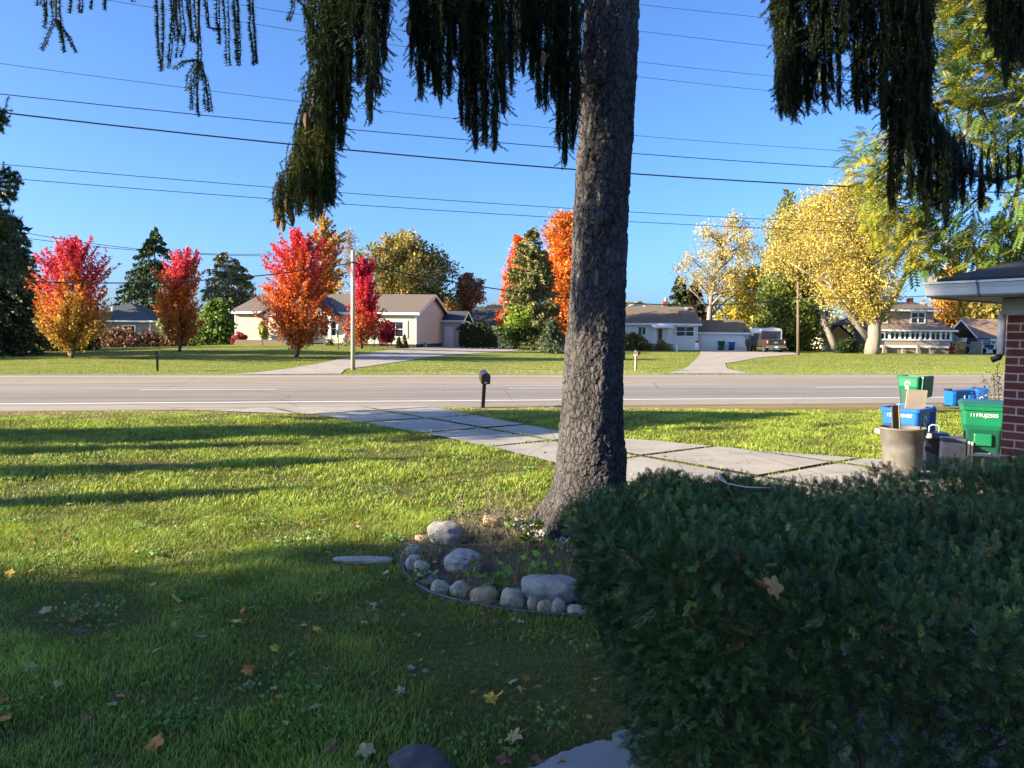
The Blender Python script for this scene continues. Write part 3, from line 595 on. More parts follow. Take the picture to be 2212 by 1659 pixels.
# orange maple group
OR_=[(.70,.17,.025),(.68,.24,.03),(.62,.10,.025),(.66,.32,.05)]
tree('orange_maple','tall brilliant orange maple partly hidden by the big trunk','tree',(1215,82),[(464,1205,1250),(478,1180,1275),(510,1168,1290),(550,1165,1295),(600,1168,1290),(650,1165,1285),(700,1170,1275),(728,1180,1260)],82,OR_,R_(23),.26,13000,.8,trunk_r=.3,limbs=16)
tree('orange_maple','orange red maple showing along the left side of the cedar','tree',(1115,84),[(510,1108,1140),(530,1095,1150),(565,1090,1160),(600,1080,1165),(640,1070,1170),(680,1070,1160),(705,1072,1140)],84,[(.66,.13,.02),(.68,.22,.03),(.62,.08,.02)],R_(24),.26,8000,.7,trunk_r=.25,limbs=14)
conifer('cedar_tree','conical olive green cedar in front of the orange maples','tree',(1150,76),[(490,1151,1154),(505,1135,1162),(530,1120,1172),(570,1108,1186),(610,1100,1196),(650,1092,1202),(690,1090,1205),(735,1095,1205)],76,[(.17,.19,.06),(.21,.21,.07),(.26,.20,.07),(.12,.145,.04)],R_(25),.22,330,70,-.1,trunk_r=.25,width=.25,tol=.12)
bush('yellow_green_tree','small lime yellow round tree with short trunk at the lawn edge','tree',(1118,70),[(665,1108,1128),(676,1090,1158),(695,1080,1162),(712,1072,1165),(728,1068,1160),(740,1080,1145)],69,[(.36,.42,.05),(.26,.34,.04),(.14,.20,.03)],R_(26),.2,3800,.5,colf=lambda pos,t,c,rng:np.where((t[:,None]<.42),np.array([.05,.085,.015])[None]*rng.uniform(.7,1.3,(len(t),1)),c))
conifer('spruce_sapling','small grey green spruce right beside the big trunk','tree',(1192,66),[(685,1190,1194),(695,1182,1204),(715,1172,1214),(740,1166,1220),(754,1168,1220)],66,[(.08,.11,.05),(.11,.14,.08)],R_(27),.14,120,50,.2,trunk_r=.1,tol=.15)
for i,(p_,tp) in enumerate([(998,700),(1008,696),(1020,698),(1032,695),(1044,694),(1056,698),(1068,708)]):
    conifer('arborvitae',['leftmost narrow arborvitae, touching the ranch wing','second arborvitae from the ranch wing','third arborvitae from the ranch wing','fourth arborvitae, middle of the row of seven','fifth arborvitae, tallest of the dark row','sixth arborvitae from the ranch wing','last and shortest arborvitae, next to the lime yellow tree'][i],'shrub',(p_,78),[(tp,p_-3,p_+3),(tp+6,p_-5,p_+5),(tp+20,p_-6,p_+6),(748,p_-6,p_+6)],78,[(.03,.055,.02),(.045,.07,.02)],R_(30+i),.12,110,40,-.15,'narrow arborvitae in a row',.06,tol=.1)
# right side far trees
conifer('cypress_tree','dark conical evergreen behind the white ranch roof','tree',(1466,104),[(595,1465,1467),(610,1456,1480),(640,1448,1486),(670,1440,1490),(700,1440,1490)],104,[(.03,.05,.02),(.05,.065,.02)],R_(40),.25,150,60,.1,tol=.15)
conifer('cypress_tree','shorter dark evergreen with rusty vine, right of its taller twin','tree',(1502,103),[(604,1498,1503),(625,1486,1514),(660,1482,1522),(700,1480,1528)],103,[(.035,.045,.02),(.10,.06,.03),(.05,.06,.02)],R_(41),.25,140,60,.1,tol=.15)
PY_=[(.50,.39,.13),(.48,.36,.10),(.54,.43,.17),(.38,.35,.09)]
tree('silver_maple','airy pale yellow tree with dark leaning trunk behind the white garage','tree',(1524,97),[(470,1560,1620),(490,1505,1640),(515,1495,1645),(545,1475,1648),(575,1455,1640),(605,1470,1640),(635,1500,1625)],97,PY_,R_(42),.19,6500,.8,trunk_r=.45,limbs=40,bare=3,bark=DWOOD,shell=.8)
tree('yellow_maple','bright yellow and green tree directly behind the white garage','tree',(1590,101),[(580,1600,1660),(600,1560,1680),(630,1545,1690),(660,1535,1690),(695,1540,1680)],101,[(.62,.44,.05),(.30,.32,.05),(.45,.38,.06)],R_(43),.28,5200,.8,trunk_r=.2)
bush('dark_maple','dense dark green tree with lime highlights behind the pickup','tree',(1710,92),[(560,1690,1730),(580,1660,1765),(620,1640,1785),(660,1630,1792),(700,1632,1790),(735,1650,1785),(760,1690,1780)],91,[(.09,.14,.025),(.12,.18,.03),(.16,.20,.04),(.32,.31,.06)],R_(44),.3,11000,.9)
tree('green_tree','olive green tree top poking above the big yellow crown','tree',(1700,112),[(408,1690,1712),(425,1678,1722),(460,1660,1730),(520,1650,1740),(600,1650,1740)],112,[(.16,.19,.06),(.20,.22,.08)],R_(45),.3,4500,1.0)
tree('big_yellow_tree','huge pale golden tree with fluted trunk in front of the two storey house','tree',(1880,78),[(405,1800,1850),(418,1760,1900),(440,1725,1930),(470,1700,1950),(505,1690,1955),(540,1690,1958),(575,1735,1955),(610,1745,1950),(640,1780,1945),(670,1810,1945),(690,1850,1920)],78,[(.52,.40,.11),(.50,.36,.08),(.55,.44,.15),(.60,.40,.04),(.36,.34,.07),(.42,.37,.10)],R_(46),.18,30000,1.1,trunk_r=.8,limbs=26,bark=BARKL,bare=1,trunk_to=P(1885,560,78)); yt_=[o for o in bpy.data.objects if o.name=='big_yellow_tree'][0]; yb_=yt_.location
for pl_,r0_ in (([(1880,738),(1900,690),(1935,640),(1972,560),(1992,500)],.42),([(1878,735),(1850,700),(1815,650),(1775,590)],.36)):
    MB().tube([P(a_,b_,78)-yb_ for a_,b_ in pl_],list(np.linspace(r0_,.12,len(pl_))),9).build('limb',DWOOD,yt_,True)
tree('yellow_tree','pale yellow tree filling the space left of the huge golden tree','tree',(1806,88),[(432,1730,1770),(460,1690,1800),(500,1650,1800),(540,1630,1800),(580,1640,1800),(620,1700,1830),(650,1760,1840)],90,[(.48,.38,.13),(.50,.36,.08),(.34,.33,.10)],R_(47),.20,13000,1.0,trunk_r=.42,limbs=16,bark=DWOOD)
for i,(a,z_) in enumerate([((1840,700),(1830,640)),((1925,690),(1965,560))]): pass
for i,(a,b_,r0) in enumerate([(1990,2130,0),(2080,2215,1),(2150,2300,2)]):
    bush('autumn_tree',['orange and gold tree above the right end of the two storey house','olive gold tree over the garage wing','large green gold tree behind the detached garage'][i],'tree',((a+b_)/2,125-4*i),[(575-5*i,(a+b_)/2-25,(a+b_)/2+25),(600,a+15,b_-15),(640,a,b_),(690,a-5,b_+5),(735,a,b_)],125-6*i,[[(.48,.26,.05),(.42,.28,.06),(.55,.25,.05)],[(.30,.25,.05),(.42,.28,.06),(.16,.17,.04)],[(.20,.24,.06),(.14,.18,.05),(.30,.26,.07)]][i],R_(50+i),.4,6500,1.3)
bush('ornamental_grass','big tan plume of ornamental grass by the two storey house','plant',(2074,82),[(739,2065,2080),(745,2058,2090),(755,2060,2090),(766,2066,2084)],82,[(.55,.42,.22),(.48,.34,.16)],R_(55),.2,1800,.35)
bush('red_shrub','small red burning bush beside the tan ornamental grass','shrub',(2056,82.5),[(748,2053,2057),(756,2051,2060),(766,2052,2060)],82.5,[(.4,.08,.03)],R_(56),.16,400,.25)
bush('flower_bed_shrub','mixed green and rust shrubs in the bed before the white ranch','shrub',(1362,84),[(722,1345,1370),(732,1338,1395),(745,1335,1408),(757,1335,1410)],83,[(.20,.22,.05),(.13,.16,.04),(.28,.16,.06),(.10,.13,.03)],R_(57),.18,3500,.4)
bush('flower_bed_shrub','low wispy shrubs in front of the awning door step','shrub',(1430,84),[(738,1418,1440),(748,1408,1452),(757,1408,1455)],83.5,[(.24,.22,.08),(.30,.18,.08)],R_(58),.15,1100,.3)
bush('blue_spruce_shrub','squat blue green globe spruce in the ranch bed','shrub',(807,71),[(704,800,812),(712,793,822),(724,792,824),(732,798,818)],71,[(.12,.18,.14),(.16,.22,.18)],R_(59),.12,1300,.3)
for i,(p_,tp) in enumerate([(862,728),(874,722)]):
    conifer('dwarf_conifer',['shorter cone shaped evergreen by the ranch foundation','taller cone shaped evergreen by the ranch foundation'][i],'shrub',(p_,70),[(tp,p_-1,p_+1),(735,p_-4,p_+4),(744,p_-7,p_+7),(750,p_-8,p_+8)],70,[(.035,.06,.02),(.06,.08,.03)],R_(60+i),.1,50,40,-.1,'cone shaped evergreens',.04,tol=.1)
for i,(a,b_) in enumerate([(590,640),(700,720),(738,790)]):
    bush('perennial_bed',['low grey green perennials left of the porch steps','low perennials beside the lamp post bed','rusty perennials around the narrow crimson maple'][i],'plant',((a+b_)/2,71),[(736,a,b_),(742,a-4,b_+4),(748,a-4,b_+4)],70.5,[(.16,.20,.08),(.26,.15,.08),(.40,.36,.28)],R_(63+i),.13,900,.25)
d=gd(2100,765)
bush('dark_shrub','dark round shrub between the shed and the fluted yellow tree trunk','shrub',(1832,82),[(735,1815,1850),(745,1800,1866),(762,1800,1868)],81,[(.03,.05,.02),(.05,.07,.02)],R_(68),.18,2500,.5)
# distant treeline closing gaps
rng=R_(70); NB=26000; xx=rng.uniform(-230,230,NB); cx_=np.sin(xx*.13)*2+np.sin(xx*.031+1)*2.5; zz=rng.uniform(0,1,NB)**.8*(8+cx_)+.3; yy=185+rng.normal(size=NB)*3
cc=pick(rng,[(.10,.12,.04),(.20,.17,.05),(.28,.18,.06),(.08,.10,.04)],NB)
V,Fc,C=cards(np.stack([xx,yy,zz],1),rng.uniform(.6,1.4,NB)*1.1,cc,rng); tag(npmesh('distant_woods',V,Fc,LEAF,None,C),'distant autumn woods along the horizon','woods',kind='stuff')
# ---------------- poles and wires ----------------
WOODP=M('pole_wood',(.40,.34,.27),.9,.25,4,.5,.01,aniso=(4,4,.3)); WOODB=M('brown_pole_wood',(.15,.10,.065),.9,.25,4,.5,.01,aniso=(4,4,.3))
d=gd(762,800); b0=GT(762,d); tp=P(762,541,d); PD=d
t=thing('utility_pole','weathered grey wooden utility pole at the road edge by the gravel drive','utility pole',b0)
MB().tube([(0,0,-.2),(tp.x-b0.x,0,tp.z-b0.z)],[.12,.10],14).build('pole',WOODP,t,True)
q=P(762,567,d)-b0; MB().tube([q+Vector((0,0,-.04)),q+Vector((0,0,.04))],.14,12).tube([q+Vector((-.3,-.1,0)),q+Vector((.3,-.1,0))],.02,6).build('cable_clamp',BLACK,t)
d2=gd(1723,768); b1=GT(1723,d2); tp=P(1724,609,d2)
t=thing('utility_pole','thin brown wooden pole right of the parked pickup','utility pole',b1)
MB().tube([(0,0,-.2),(tp.x-b1.x,0,tp.z-b1.z)],[.14,.11],12).build('pole',WOODB,t,True)
q=P(1724,645,d2)-b1; MB().tube([q+Vector((0,0,-.04)),q+Vector((0,0,.04))],.16,12).build('cable_clamp',BLACK,t)
WIRE=M('cable_black',(.015,.015,.02),.6,.2,3,0); WIREB=M('cable_grey',(.05,.055,.08),.5,.2,3,0)
def wire(label,pts,D,r,m=WIRE,x0=-45,x1=60,sl=.2126):
    X=[];Z=[]
    for px,py in pts:
        rr=ray(px,py); s=D/(rr.y-sl*rr.x); X.append(rr.x*s); Z.append(CAMZ+rr.z*s)
    c=np.polyfit(X,Z,2)
    if c[0]<0: c=np.polyfit(X,Z,1)
    pp=[(x,D+sl*x,float(np.polyval(c,x))) for x in np.linspace(x0,x1,60)]
    tag(MB().tube(pp,r,5).build('power_line',m,None,True),label,'cable','overhead cables along the road')
wire('thickest black cable, lowest of the near bundle',[(20,246),(604,307),(1242,368),(1840,403)],20.3,.019)
wire('medium black cable just above the thickest one',[(0,204),(604,263),(1247,323),(1553,346),(1869,364.6)],20.3,.011)
wire('thin grey wire above the two heavy cables',[(0,138),(603,212),(1190,278),(1553,307.6),(1900,330)],20.3,.0065,WIREB)
wire('upper of the two dark wires low in the sky',[(0,355),(604,404.5),(1238,452),(1553,468),(1930,485)],22,.009)
wire('lower of the two dark wires low in the sky',[(50,388),(604,430),(1238,473),(1553,488)],22,.009)
wire('topmost thin wire, right of the big trunk',[(900,-40),(1380,8),(1553.6,28),(1672,41.7)],21,.0065,WIREB)
wire('second thin wire from the top',[(900,5),(1098,29.5),(1253,52),(1380,68),(1553.6,87),(1690,103)],21,.0065,WIREB)
wire('third thin wire from the top',[(455,0),(604,24.3),(846,61.8),(1089,97),(1553,153)],21,.0065,WIREB)
wire('fourth thin wire from the top, crossing the upper left twigs',[(229,0),(327,16),(560,53),(840,95.5),(1121,134.7),(1553,185)],21,.0065,WIREB)
def cable(label,A,Bp,r,sag=.5,m=WIRE,name='service_cable'):
    A=Vector(A);Bp=Vector(Bp); pp=[A.lerp(Bp,i/24)-Vector((0,0,4*sag*(i/24)*(1-i/24))) for i in range(25)]
    tag(MB().tube(pp,r,5).build(name,m,None,True),label,'cable','service cables at the poles')
A=P(762,568,PD); B1=P(1724,645,d2)
cable('black service cable running left from the grey pole past the red maples',A,P(-300,576,PD-8),.03,.9)
cable('black service cable slanting right from the grey pole to the brown pole',A,B1,.035,1.3)
cable('service cable from the brown pole across the yellow trees to the right',B1,P(2400,600,d2-10),.035,.5)
cable('faint high wire above the leftmost red maple, upper of two',P(-60,480,120),P(620,547,150),.05,1.8,WIREB,'far_wire'); cable('faint high wire above the leftmost red maple, lower of two',P(-60,497,120),P(620,552,150),.05,1.2,WIREB,'far_wire')
# ---------------- mailboxes, lamp, small far things ----------------
def mailbox(name,label,px,py,top,postm,boxm,rz=0,flag=True,lean=0,post_top=False,sc=1.0):
    d=gd(px,py) if py<870 else None
    if d is None:
        g_=G(px,py); loc=g_; d=g_.y
    else: loc=GT(px,d)
    H=(P(px,top,d).z-loc.z)
    t=thing(name,label,'mailbox',loc,rz,'mailboxes at the roadside')
    t.rotation_euler=(0,lean,rz)
    r=.095*sc; L=.5*sc; zb=H-r-.15*sc
    ph=H+.02 if post_top else zb
    MB().box(-.05,.05,-.05,.05,-.15,ph).build('post',postm,t,bevel=.006)
    MB().box(-.05,.05,-.2,.2,zb-.05,zb-.002).build('bracket',postm,t)
    pr=[(-r,zb)]+[(-r*math.cos(a),zb+.14*sc+r*math.sin(a)) for a in np.linspace(0,math.pi,13)]+[(r,zb)]
    yo=-.25*sc if not post_top else -.32
    MB().prism(pr,yo,yo+L,1).build('box',boxm,t)
    pr2=[(u*1.06,zb-.01+(w_-zb)*1.05) for u,w_ in pr]
    MB().prism(pr2,yo-.02,yo-.002,1).build('lid',boxm,t); MB().box(-.03,.03,yo-.035,yo-.022,zb+.02,zb+.04).build('lid_tab',M('tab_silver',(.5,.5,.5),.3),t)
    if flag: MB().box(-r-.012,-r-.003,yo+.15,yo+.17,zb+.06,zb+.22).box(-r-.012,-r-.003,yo+.15,yo+.24,zb+.18,zb+.24).build('flag',M('flag_red',(.35,.03,.02),.4),t)
    return t
MBOX=M('mailbox_black',(.02,.02,.022),.3,.2,8,.05,.002,spec=.6)
mailbox('mailbox','black mailbox on a black post leaning in the near grass by the driveway',1043,881,800,BLACK,MBOX,.16,lean=.035,sc=1.25).rotation_euler.x=.12
mailbox('mailbox','small black mailbox across the road in front of the slim red maple',339,802,758,BLACK,MBOX,.3,sc=.95)
mailbox('mailbox','dark mailbox on a pale wooden post across the road, right of the big trunk',1373,802,758,M('pale_post',(.42,.30,.22),.8),M('mailbox_brown',(.08,.05,.06),.5),.4,True,post_top=True,sc=.85)
t=thing('lamp_post','slender black lamp post with white head on the ranch lawn','lamp post',GT(730,60))
zz_=P(731,713,60).z-GT(730,60).z; MB().tube([(0,0,-.1),(0,0,zz_)],.035,8).build('post',BLACK,t); MB().lathe([(.05,0),(.12,.08),(.14,.35),(.02,.5)],(0,0,zz_),8).build('lantern',M('lamp_white',(.7,.7,.68),.3),t)
t=thing('bollard','short white marker post on the lawn before the white ranch','bollard',GT(1461,gd(1461,759))); MB().lathe([(.0,0),(.09,0),(.09,.62),(.06,.68),(0,.7)],(0,0,0),12).build('post',WHITE,t)
t=thing('propane_tank','white gas bottle with red top at the corner of the white ranch','gas bottle',GT(1504,85.5)); MB().lathe([(0,0),(.22,.02),(.24,.15),(.24,.7),(.15,.85)],(0,0,0),12).build('body',WHITE,t,True); MB().lathe([(.15,.85),(.16,1.1),(0,1.15)],(0,0,0),10).build('cap',M('cap_red',(.4,.03,.03),.5),t)
t=thing('covered_grill','dark blue covered grill on the ranch porch edge behind the pole','grill',GT(757,72)); MB().box(-.6,.6,-.3,.3,0.1,1.0,.05,.04).box(-.45,.45,-.28,.28,1.0,1.35,.12,.1).build('cover',M('grill_cover',(.05,.06,.09),.7,.3,5,.5,.03),t,bevel=.05)
MB().box(-.5,.5,-.25,.25,-.6,.1).build('cart',BLACK,t)
t=thing('planter_wall','low tan block planter wall at the left end of the ranch house','planter',GT(560,67)); 
rr=P(510,740,67)-GT(560,67); MB().box(rr.x,rr.x+4.6,-.2,.25,-.3,.45).build('blocks',M_shingle('tan_blocks',(.42,.33,.20),2.5),t)
t=thing('picket_fence','blue white picket fence panel glimpsed through the left hedgerow','fence',GT(103,62)); mb=MB()
for i in range(11): mb.box(-.75+i*.14,-.67+i*.14,-.01,.01,.1,1.5)
mb.build('pickets',M('picket_blue',(.30,.36,.50),.7),t); MB().box(-.8,.8,.012,.05,.4,.5).box(-.8,.8,.012,.05,1.1,1.2).build('rail',WHITE,t)
# ---------------- pickup, trailer, jeep ----------------
d=gd(1675,762); t=thing('pickup_truck','grey pickup truck parked tail toward the road on the gravel','truck',GT(1675,d),.05)
CARP=M('truck_paint',(.028,.024,.02),.38,.1,2,0,spec=.6); TYRE=M('tyre',(.015,.015,.015),.9,.2,9,.3,.01); CHR=M('chrome',(.6,.6,.58),.2,.05,3,0,metal=.9)
MB().prism([(-1.0,.62),(1.0,.62),(1.02,1.0),(.98,1.36),(-.98,1.36),(-1.02,1.0)],.1,6.2,1).build('body',CARP,t,bevel=.04)
MB().prism([(-.86,1.36),(.86,1.36),(.72,1.98),(-.72,1.98)],2.1,4.4,1).build('cab',CARP,t,bevel=.05)
MB().prism([(-.74,1.42),(.74,1.42),(.63,1.90),(-.63,1.90)],2.07,2.095,1).build('rear_window',GLASS,t)
MB().box(-.80,.80,.04,.098,.70,1.32).build('tailgate',CARP,t,bevel=.02); MB().box(-.84,.84,.0,.12,1.33,1.37).build('tailgate_cap',M('dark_grey_trim',(.10,.095,.085),.5),t)
MB().lathe([(0,-.012),(.2,-.012),(.22,0)],(0,.035,1.03),24,'y').build('emblem',M('emblem_silver',(.35,.38,.42),.3,.05,3,0,metal=.5),t).scale=(1,1,1)
bpy.context.view_layer.update(); e_=[o for o in t.children if o.name.startswith('emblem')][0]; e_.data.transform(Matrix.Translation((0,0,1.03*.58))@Matrix.Diagonal((1,1,.42,1)))
for s_ in (-1,1):
    tl=MB().box(s_*.9-.09,s_*.9+.09,.05,.16,.86,1.32).build('taillight',M('taillight_red',(.45,.02,.02),.2,.1,3,0,spec=.7),t,bevel=.02)
    MB().box(s_*.9-.04,s_*.9+.04,.03,.05,1.0,1.2).build('reversing_lamp',M('lamp_clear',(.7,.7,.68),.2),tl)
    for yy_ in (1.0,4.9):
        w_=MB().lathe([(.0,-.13),(.25,-.13),(.39,-.10),(.41,0),(.39,.12),(0,.13)],(s_*.85,yy_,.41),20,'x').build('wheel',TYRE,t,True)
        MB().lathe([(0,.135*s_),(.22,.135*s_)],(s_*.85,yy_,.41),16,'x').build('rim',CHR,w_)
    MB().box(s_*1.12-.1,s_*1.12+.1,3.9,4.05,1.35,1.68).build('mirror',BLACK,t,bevel=.02)
MB().prism([(-1.0,.5),(1.0,.5),(1.0,.68),(.9,.72),(-.9,.72),(-1.0,.68)],-.1,.08,1).build('bumper',M('bumper_grey',(.20,.19,.17),.35,.1,3,0,metal=.4),t,bevel=.02)
MB().box(-.16,.16,-.12,-.103,.5,.66).build('licence_plate',M('plate_white',(.6,.65,.7),.4),t); MB().box(-.05,.05,-.25,-.1,.38,.48).box(-.5,.5,.1,.5,.32,.42).build('tow_hitch',CHR,t)
MB().box(-.28,.28,2.2,2.3,1.96,2.02).build('roof_lamp',M('lamp_red',(.45,.05,.05),.3),t)
t=thing('cargo_trailer','enclosed cargo trailer with blue front and white rounded roof beside the pickup','trailer',GT(1664,86),0)
k=86/F; w2=1.12
MB().prism([(-w2,.55),(w2,.55),(w2,2.35),(w2-.12,2.5),(0,2.62),(-w2+.12,2.5),(-w2,2.35)],0,4.5,1).build('body',WHITE,t,bevel=.06)
MB().box(-w2+.05,w2-.12,-.02,-.004,.75,2.25).build('front_panel',M('panel_blue',(.04,.06,.13),.3,.1,2,0),t)
MB().box(-w2,w2,-.03,-.002,.45,.74).build('lower_panel',M('tread_plate',(.12,.12,.13),.4),t); MB().tube([(-.9,0,.5),(0,-1.3,.5),(.9,0,.5)],.05,6).tube([(0,-1.3,.1),(0,-1.3,.9)],.04,6).build('tongue',BLACK,t)
for s_ in (-1,1): MB().lathe([(0,-.1),(.3,-.1),(.33,0),(.3,.1),(0,.1)],(s_*1.2,1.9,.33),16,'x').build('wheel',TYRE,t,True)
t=thing('utility_trailer','small open black utility trailer between the garage and cargo trailer','trailer',GT(1638,84))
MB().box(-.75,.75,0,2.2,.5,.58).box(-.75,.75,0,.05,.8,.85).box(-.75,-.7,0,.05,.5,.85).box(.7,.75,0,.05,.5,.85).box(-.75,-.7,0,2.2,.8,.85).build('frame',BLACK,t)
for s_ in (-1,1): MB().lathe([(0,-.1),(.25,-.1),(.29,0),(.25,.1),(0,.1)],(s_*.88,1.1,.3),16,'x').build('wheel',TYRE,t,True)
t=thing('jeep','pale blue off road jeep with black grille and bumper lamps at the far right','car',GT(2137,84),-.1)
JP=M('jeep_blue',(.20,.26,.34),.3,.1,3,0,spec=.6)
MB().box(-.9,.9,.3,4,.55,1.05,.04,.1).build('body',JP,t,bevel=.06); MB().box(-.78,.78,1.5,3.9,1.05,1.75,.08,.12).build('cabin',M('jeep_black_top',(.02,.02,.025),.6),t,bevel=.04)
MB().quad((-.66,1.50,1.15),(.66,1.50,1.15),(.62,1.585,1.62),(-.62,1.585,1.62)).build('windscreen',M('screen_glass',(.12,.17,.20),.05),t); MB().box(-.45,.45,.24,.3,.7,1.02).build('grille',BLACK,t)
MB().box(-.95,.95,-.02,.2,.5,.64).build('bumper',BLACK,t)
for s_ in (-1,1):
    MB().lathe([(0,-.03),(.1,-.02),(.12,0)],(s_*.62,.27,.86),14,'y').build('headlight',M('headlamp',(.7,.75,.75),.1),t); MB().lathe([(0,-.04),(.09,-.03),(.1,0)],(s_*.4,-.03,.6),12,'y').build('fog_lamp',M('foglamp',(.75,.75,.7),.1),t)
    for yy_ in (.75,3.2): MB().lathe([(0,-.14),(.3,-.14),(.4,0),(.3,.14),(0,.14)],(s_*.9,yy_,.4),16,'x').build('wheel',TYRE,t,True)
    MB().box(s_*1.05-.1,s_*1.05+.1,1.5,1.6,1.15,1.35).build('mirror',BLACK,t)
t=thing('yard_fence','grey wooden fence panel between the two storey house and the jeep','fence',GT(2118,83)); mb=MB()
for i in range(9): mb.box(-1.2+i*.13,-1.09+i*.13,-.012,.012,0,1.35)
mb.build('boards',DWOOD,t); MB().box(-.02,.1,-.08,.05,-.1,1.5).build('post',WOODP,t)
# ---------------- bins and clutter by the garage ----------------
def rrect(hw,hd,cx,cy,z,r=.06,n=4):
    o=[]
    for (sx,sy,a0) in ((1,1,0),(-1,1,90),(-1,-1,180),(1,-1,270)):
        for i in range(n+1):
            a=math.radians(a0+90*i/n); o.append((cx+sx*(hw-r)+r*math.cos(a),cy+sy*(hd-r)+r*math.sin(a),z))
    return o
def loft(mb,rings,cap0=True,cap1=True):
    n0=len(mb.v); k=len(rings[0])
    for r in rings: mb.v+=r
    for i in range(len(rings)-1):
        for j in range(k):
            j2=(j+1)%k; mb.f.append((n0+i*k+j,n0+i*k+j2,n0+(i+1)*k+j2,n0+(i+1)*k+j))
    if cap0: mb.f.append(tuple(n0+j for j in range(k-1,-1,-1)))
    if cap1: e=n0+(len(rings)-1)*k; mb.f.append(tuple(e+j for j in range(k)))
    return mb
def plastic(name,c): return M(name,c,.38,.12,4,.15,.002,spec=.5)
P_GREEN=plastic('green_plastic',(.004,.14,.062)); P_BLUE=plastic('blue_plastic',(.005,.11,.48)); P_NAVY=plastic('navy_plastic',(.002,.005,.022)); P_GRN2=plastic('dark_green_lid',(.01,.10,.075))
P_INS=plastic('green_inside',(.004,.06,.035)); P_BIN=plastic('blue_inside',(.003,.02,.08)); DECAL=M('white_decal',(.7,.75,.72),.5,.05,3,0)
def cart(name,label,loc,rz,m,inside,H=1.1,W=.3,D=.34,lid='closed',lidm=None,txt=None,logo=None,tilt=(0,0),group='wheeled refuse carts'):
    t=thing(name,label,'cart',loc,rz,group); t.rotation_euler=(tilt[0],tilt[1],rz)
    z=[0.02,.5,.60,.72,.90,.985]; s=[.72,.80,.83,.97,1.0,1.0]; z=[q*H*.93/1.0 for q in z]
    mb=loft(MB(),[rrect(W*a,D*a,0,(1-a)*D*.4,zz) for a,zz in zip(s,z)],True,False)
    # rim and hollow inside
    zt_=z[-1]; loft(mb,[rrect(W+.03,D+.03,0,0,zt_-.06),rrect(W+.035,D+.035,0,0,zt_),rrect(W-.02,D-.02,0,0,zt_+.002)],False,False)
    mb.build('body',m,t,False)
    loft(MB(),[rrect(W-.021,D-.021,0,0,zt_+.001),rrect(W*.78,D*.78,0,D*.08,.1)],False,True).build('inside',inside,t)
    pk=MB().box(-W*.42,W*.42,-D*.985,-D*.80,H*.40,H*.56).build('lift_pocket',m,t,bevel=.02)
    MB().tube([(-W*.36,-D*.86,H*.30),(W*.36,-D*.86,H*.30)],.014,8).build('lift_bar',M('galvanised_bar',(.6,.6,.56),.4),t)
    lm=lidm or m
    if lid=='closed':
        loft(MB(),[rrect(W+.045,D+.045,0,0,zt_+.004),rrect(W+.045,D+.045,0,0,zt_+.03),rrect(W+.0,D+.0,0,0,zt_+.065)]).build('lid',lm,t,False)
    elif lid=='hang':
        l=loft(MB(),[rrect(W+.03,D+.0,0,0,0),rrect(W+.03,D+.0,0,0,.025),rrect(W-.04,D-.06,0,0,.05)]).build('lid',lm,t)
        loft(MB(),[rrect(W-.02,D-.05,0,0,-.008),rrect(W-.02,D-.05,0,0,-.002)]).build('lid_inside',inside,l)
        l.rotation_euler=(math.pi/2-.05,0,0); l.location=(0,D+.13,zt_-D+.02)
    for s_ in (-1,1): 
        MB().lathe([(0,-.025),(.09,-.03),(.115,-.02),(.115,.02),(.09,.03),(0,.025)],(s_*(W*.82),D*.78,.115),18,'x').build('wheel',TYRE,t,True)
    MB().tube([(-W*.8,D+.02,zt_-.04),(-W*.8,D+.09,zt_-.01),(W*.8,D+.09,zt_-.01),(W*.8,D+.02,zt_-.04)],.014,8).build('handle',m,t)
    if txt: text(txt,.075,(0,-D*1.003-.006,H*.78),(math.pi/2,0,0),DECAL,t)
    if logo:
        for ax_ in logo:
            mb=MB()
            # simple swirl arrow emblem: ring segments with a wedge
            for a in range(0,300,20):
                a0,a1=math.radians(a),math.radians(a+21); r0,r1=.045,.08
                mb.quad((r0*math.cos(a0),0,1.15*r0*math.sin(a0)),(r1*math.cos(a0),0,1.15*r1*math.sin(a0)),(r1*math.cos(a1),0,1.15*r1*math.sin(a1)),(r0*math.cos(a1),0,1.15*r0*math.sin(a1)))
            mb.quad((-.06,0,-.13),(.06,0,-.13),(.0,0,-.02))
            o=mb.build('emblem',DECAL,t)
            if ax_=='right': o.location=(W*1.0+.004,0,H*.72); o.rotation_euler=(0,0,math.pi/2)
            elif ax_=='left': o.location=(-W*1.0-.004,0,H*.72); o.rotation_euler=(0,0,-math.pi/2)
            else: o.location=(0,-D*1.0-.006,H*.72)
    return t
def gxy(px,d,z=0.0): return (xw(px,d),d,z)
cart('wheeled_cart','closed dark green wheeled cart standing against the brick corner',gxy(2128,11.8,.03),-.50,P_GREEN,P_INS,1.16,.29,.34,'closed',P_GRN2,'1119UJ2505')
cart('wheeled_cart','open blue recycling cart behind the grey trash can, lid hanging at its back',gxy(1962,12.6,.03),-.80,P_BLUE,P_BIN,1.03,.29,.30,'hang',None,'12197 18403',['right'])
cart('wheeled_cart','bright green cart at the roadside with its lid flung open',gxy(1972,21.6,.0),math.radians(-143),P_GREEN,P_INS,1.15,.28,.30,'hang',None,None,['right'])
t=cart('wheeled_cart','blue cart lying on its back at the roadside, mouth to the right',gxy(2052,23.0,.33),0,P_BLUE,P_BIN,1.06,.29,.33,'none',None,None,['left']); t.rotation_euler=(0,math.pi/2,0)
for c_ in t.children:
    if c_.name.startswith('emblem'): c_.location=(0,-.342,.78); c_.rotation_euler=(0,math.radians(-90),0)
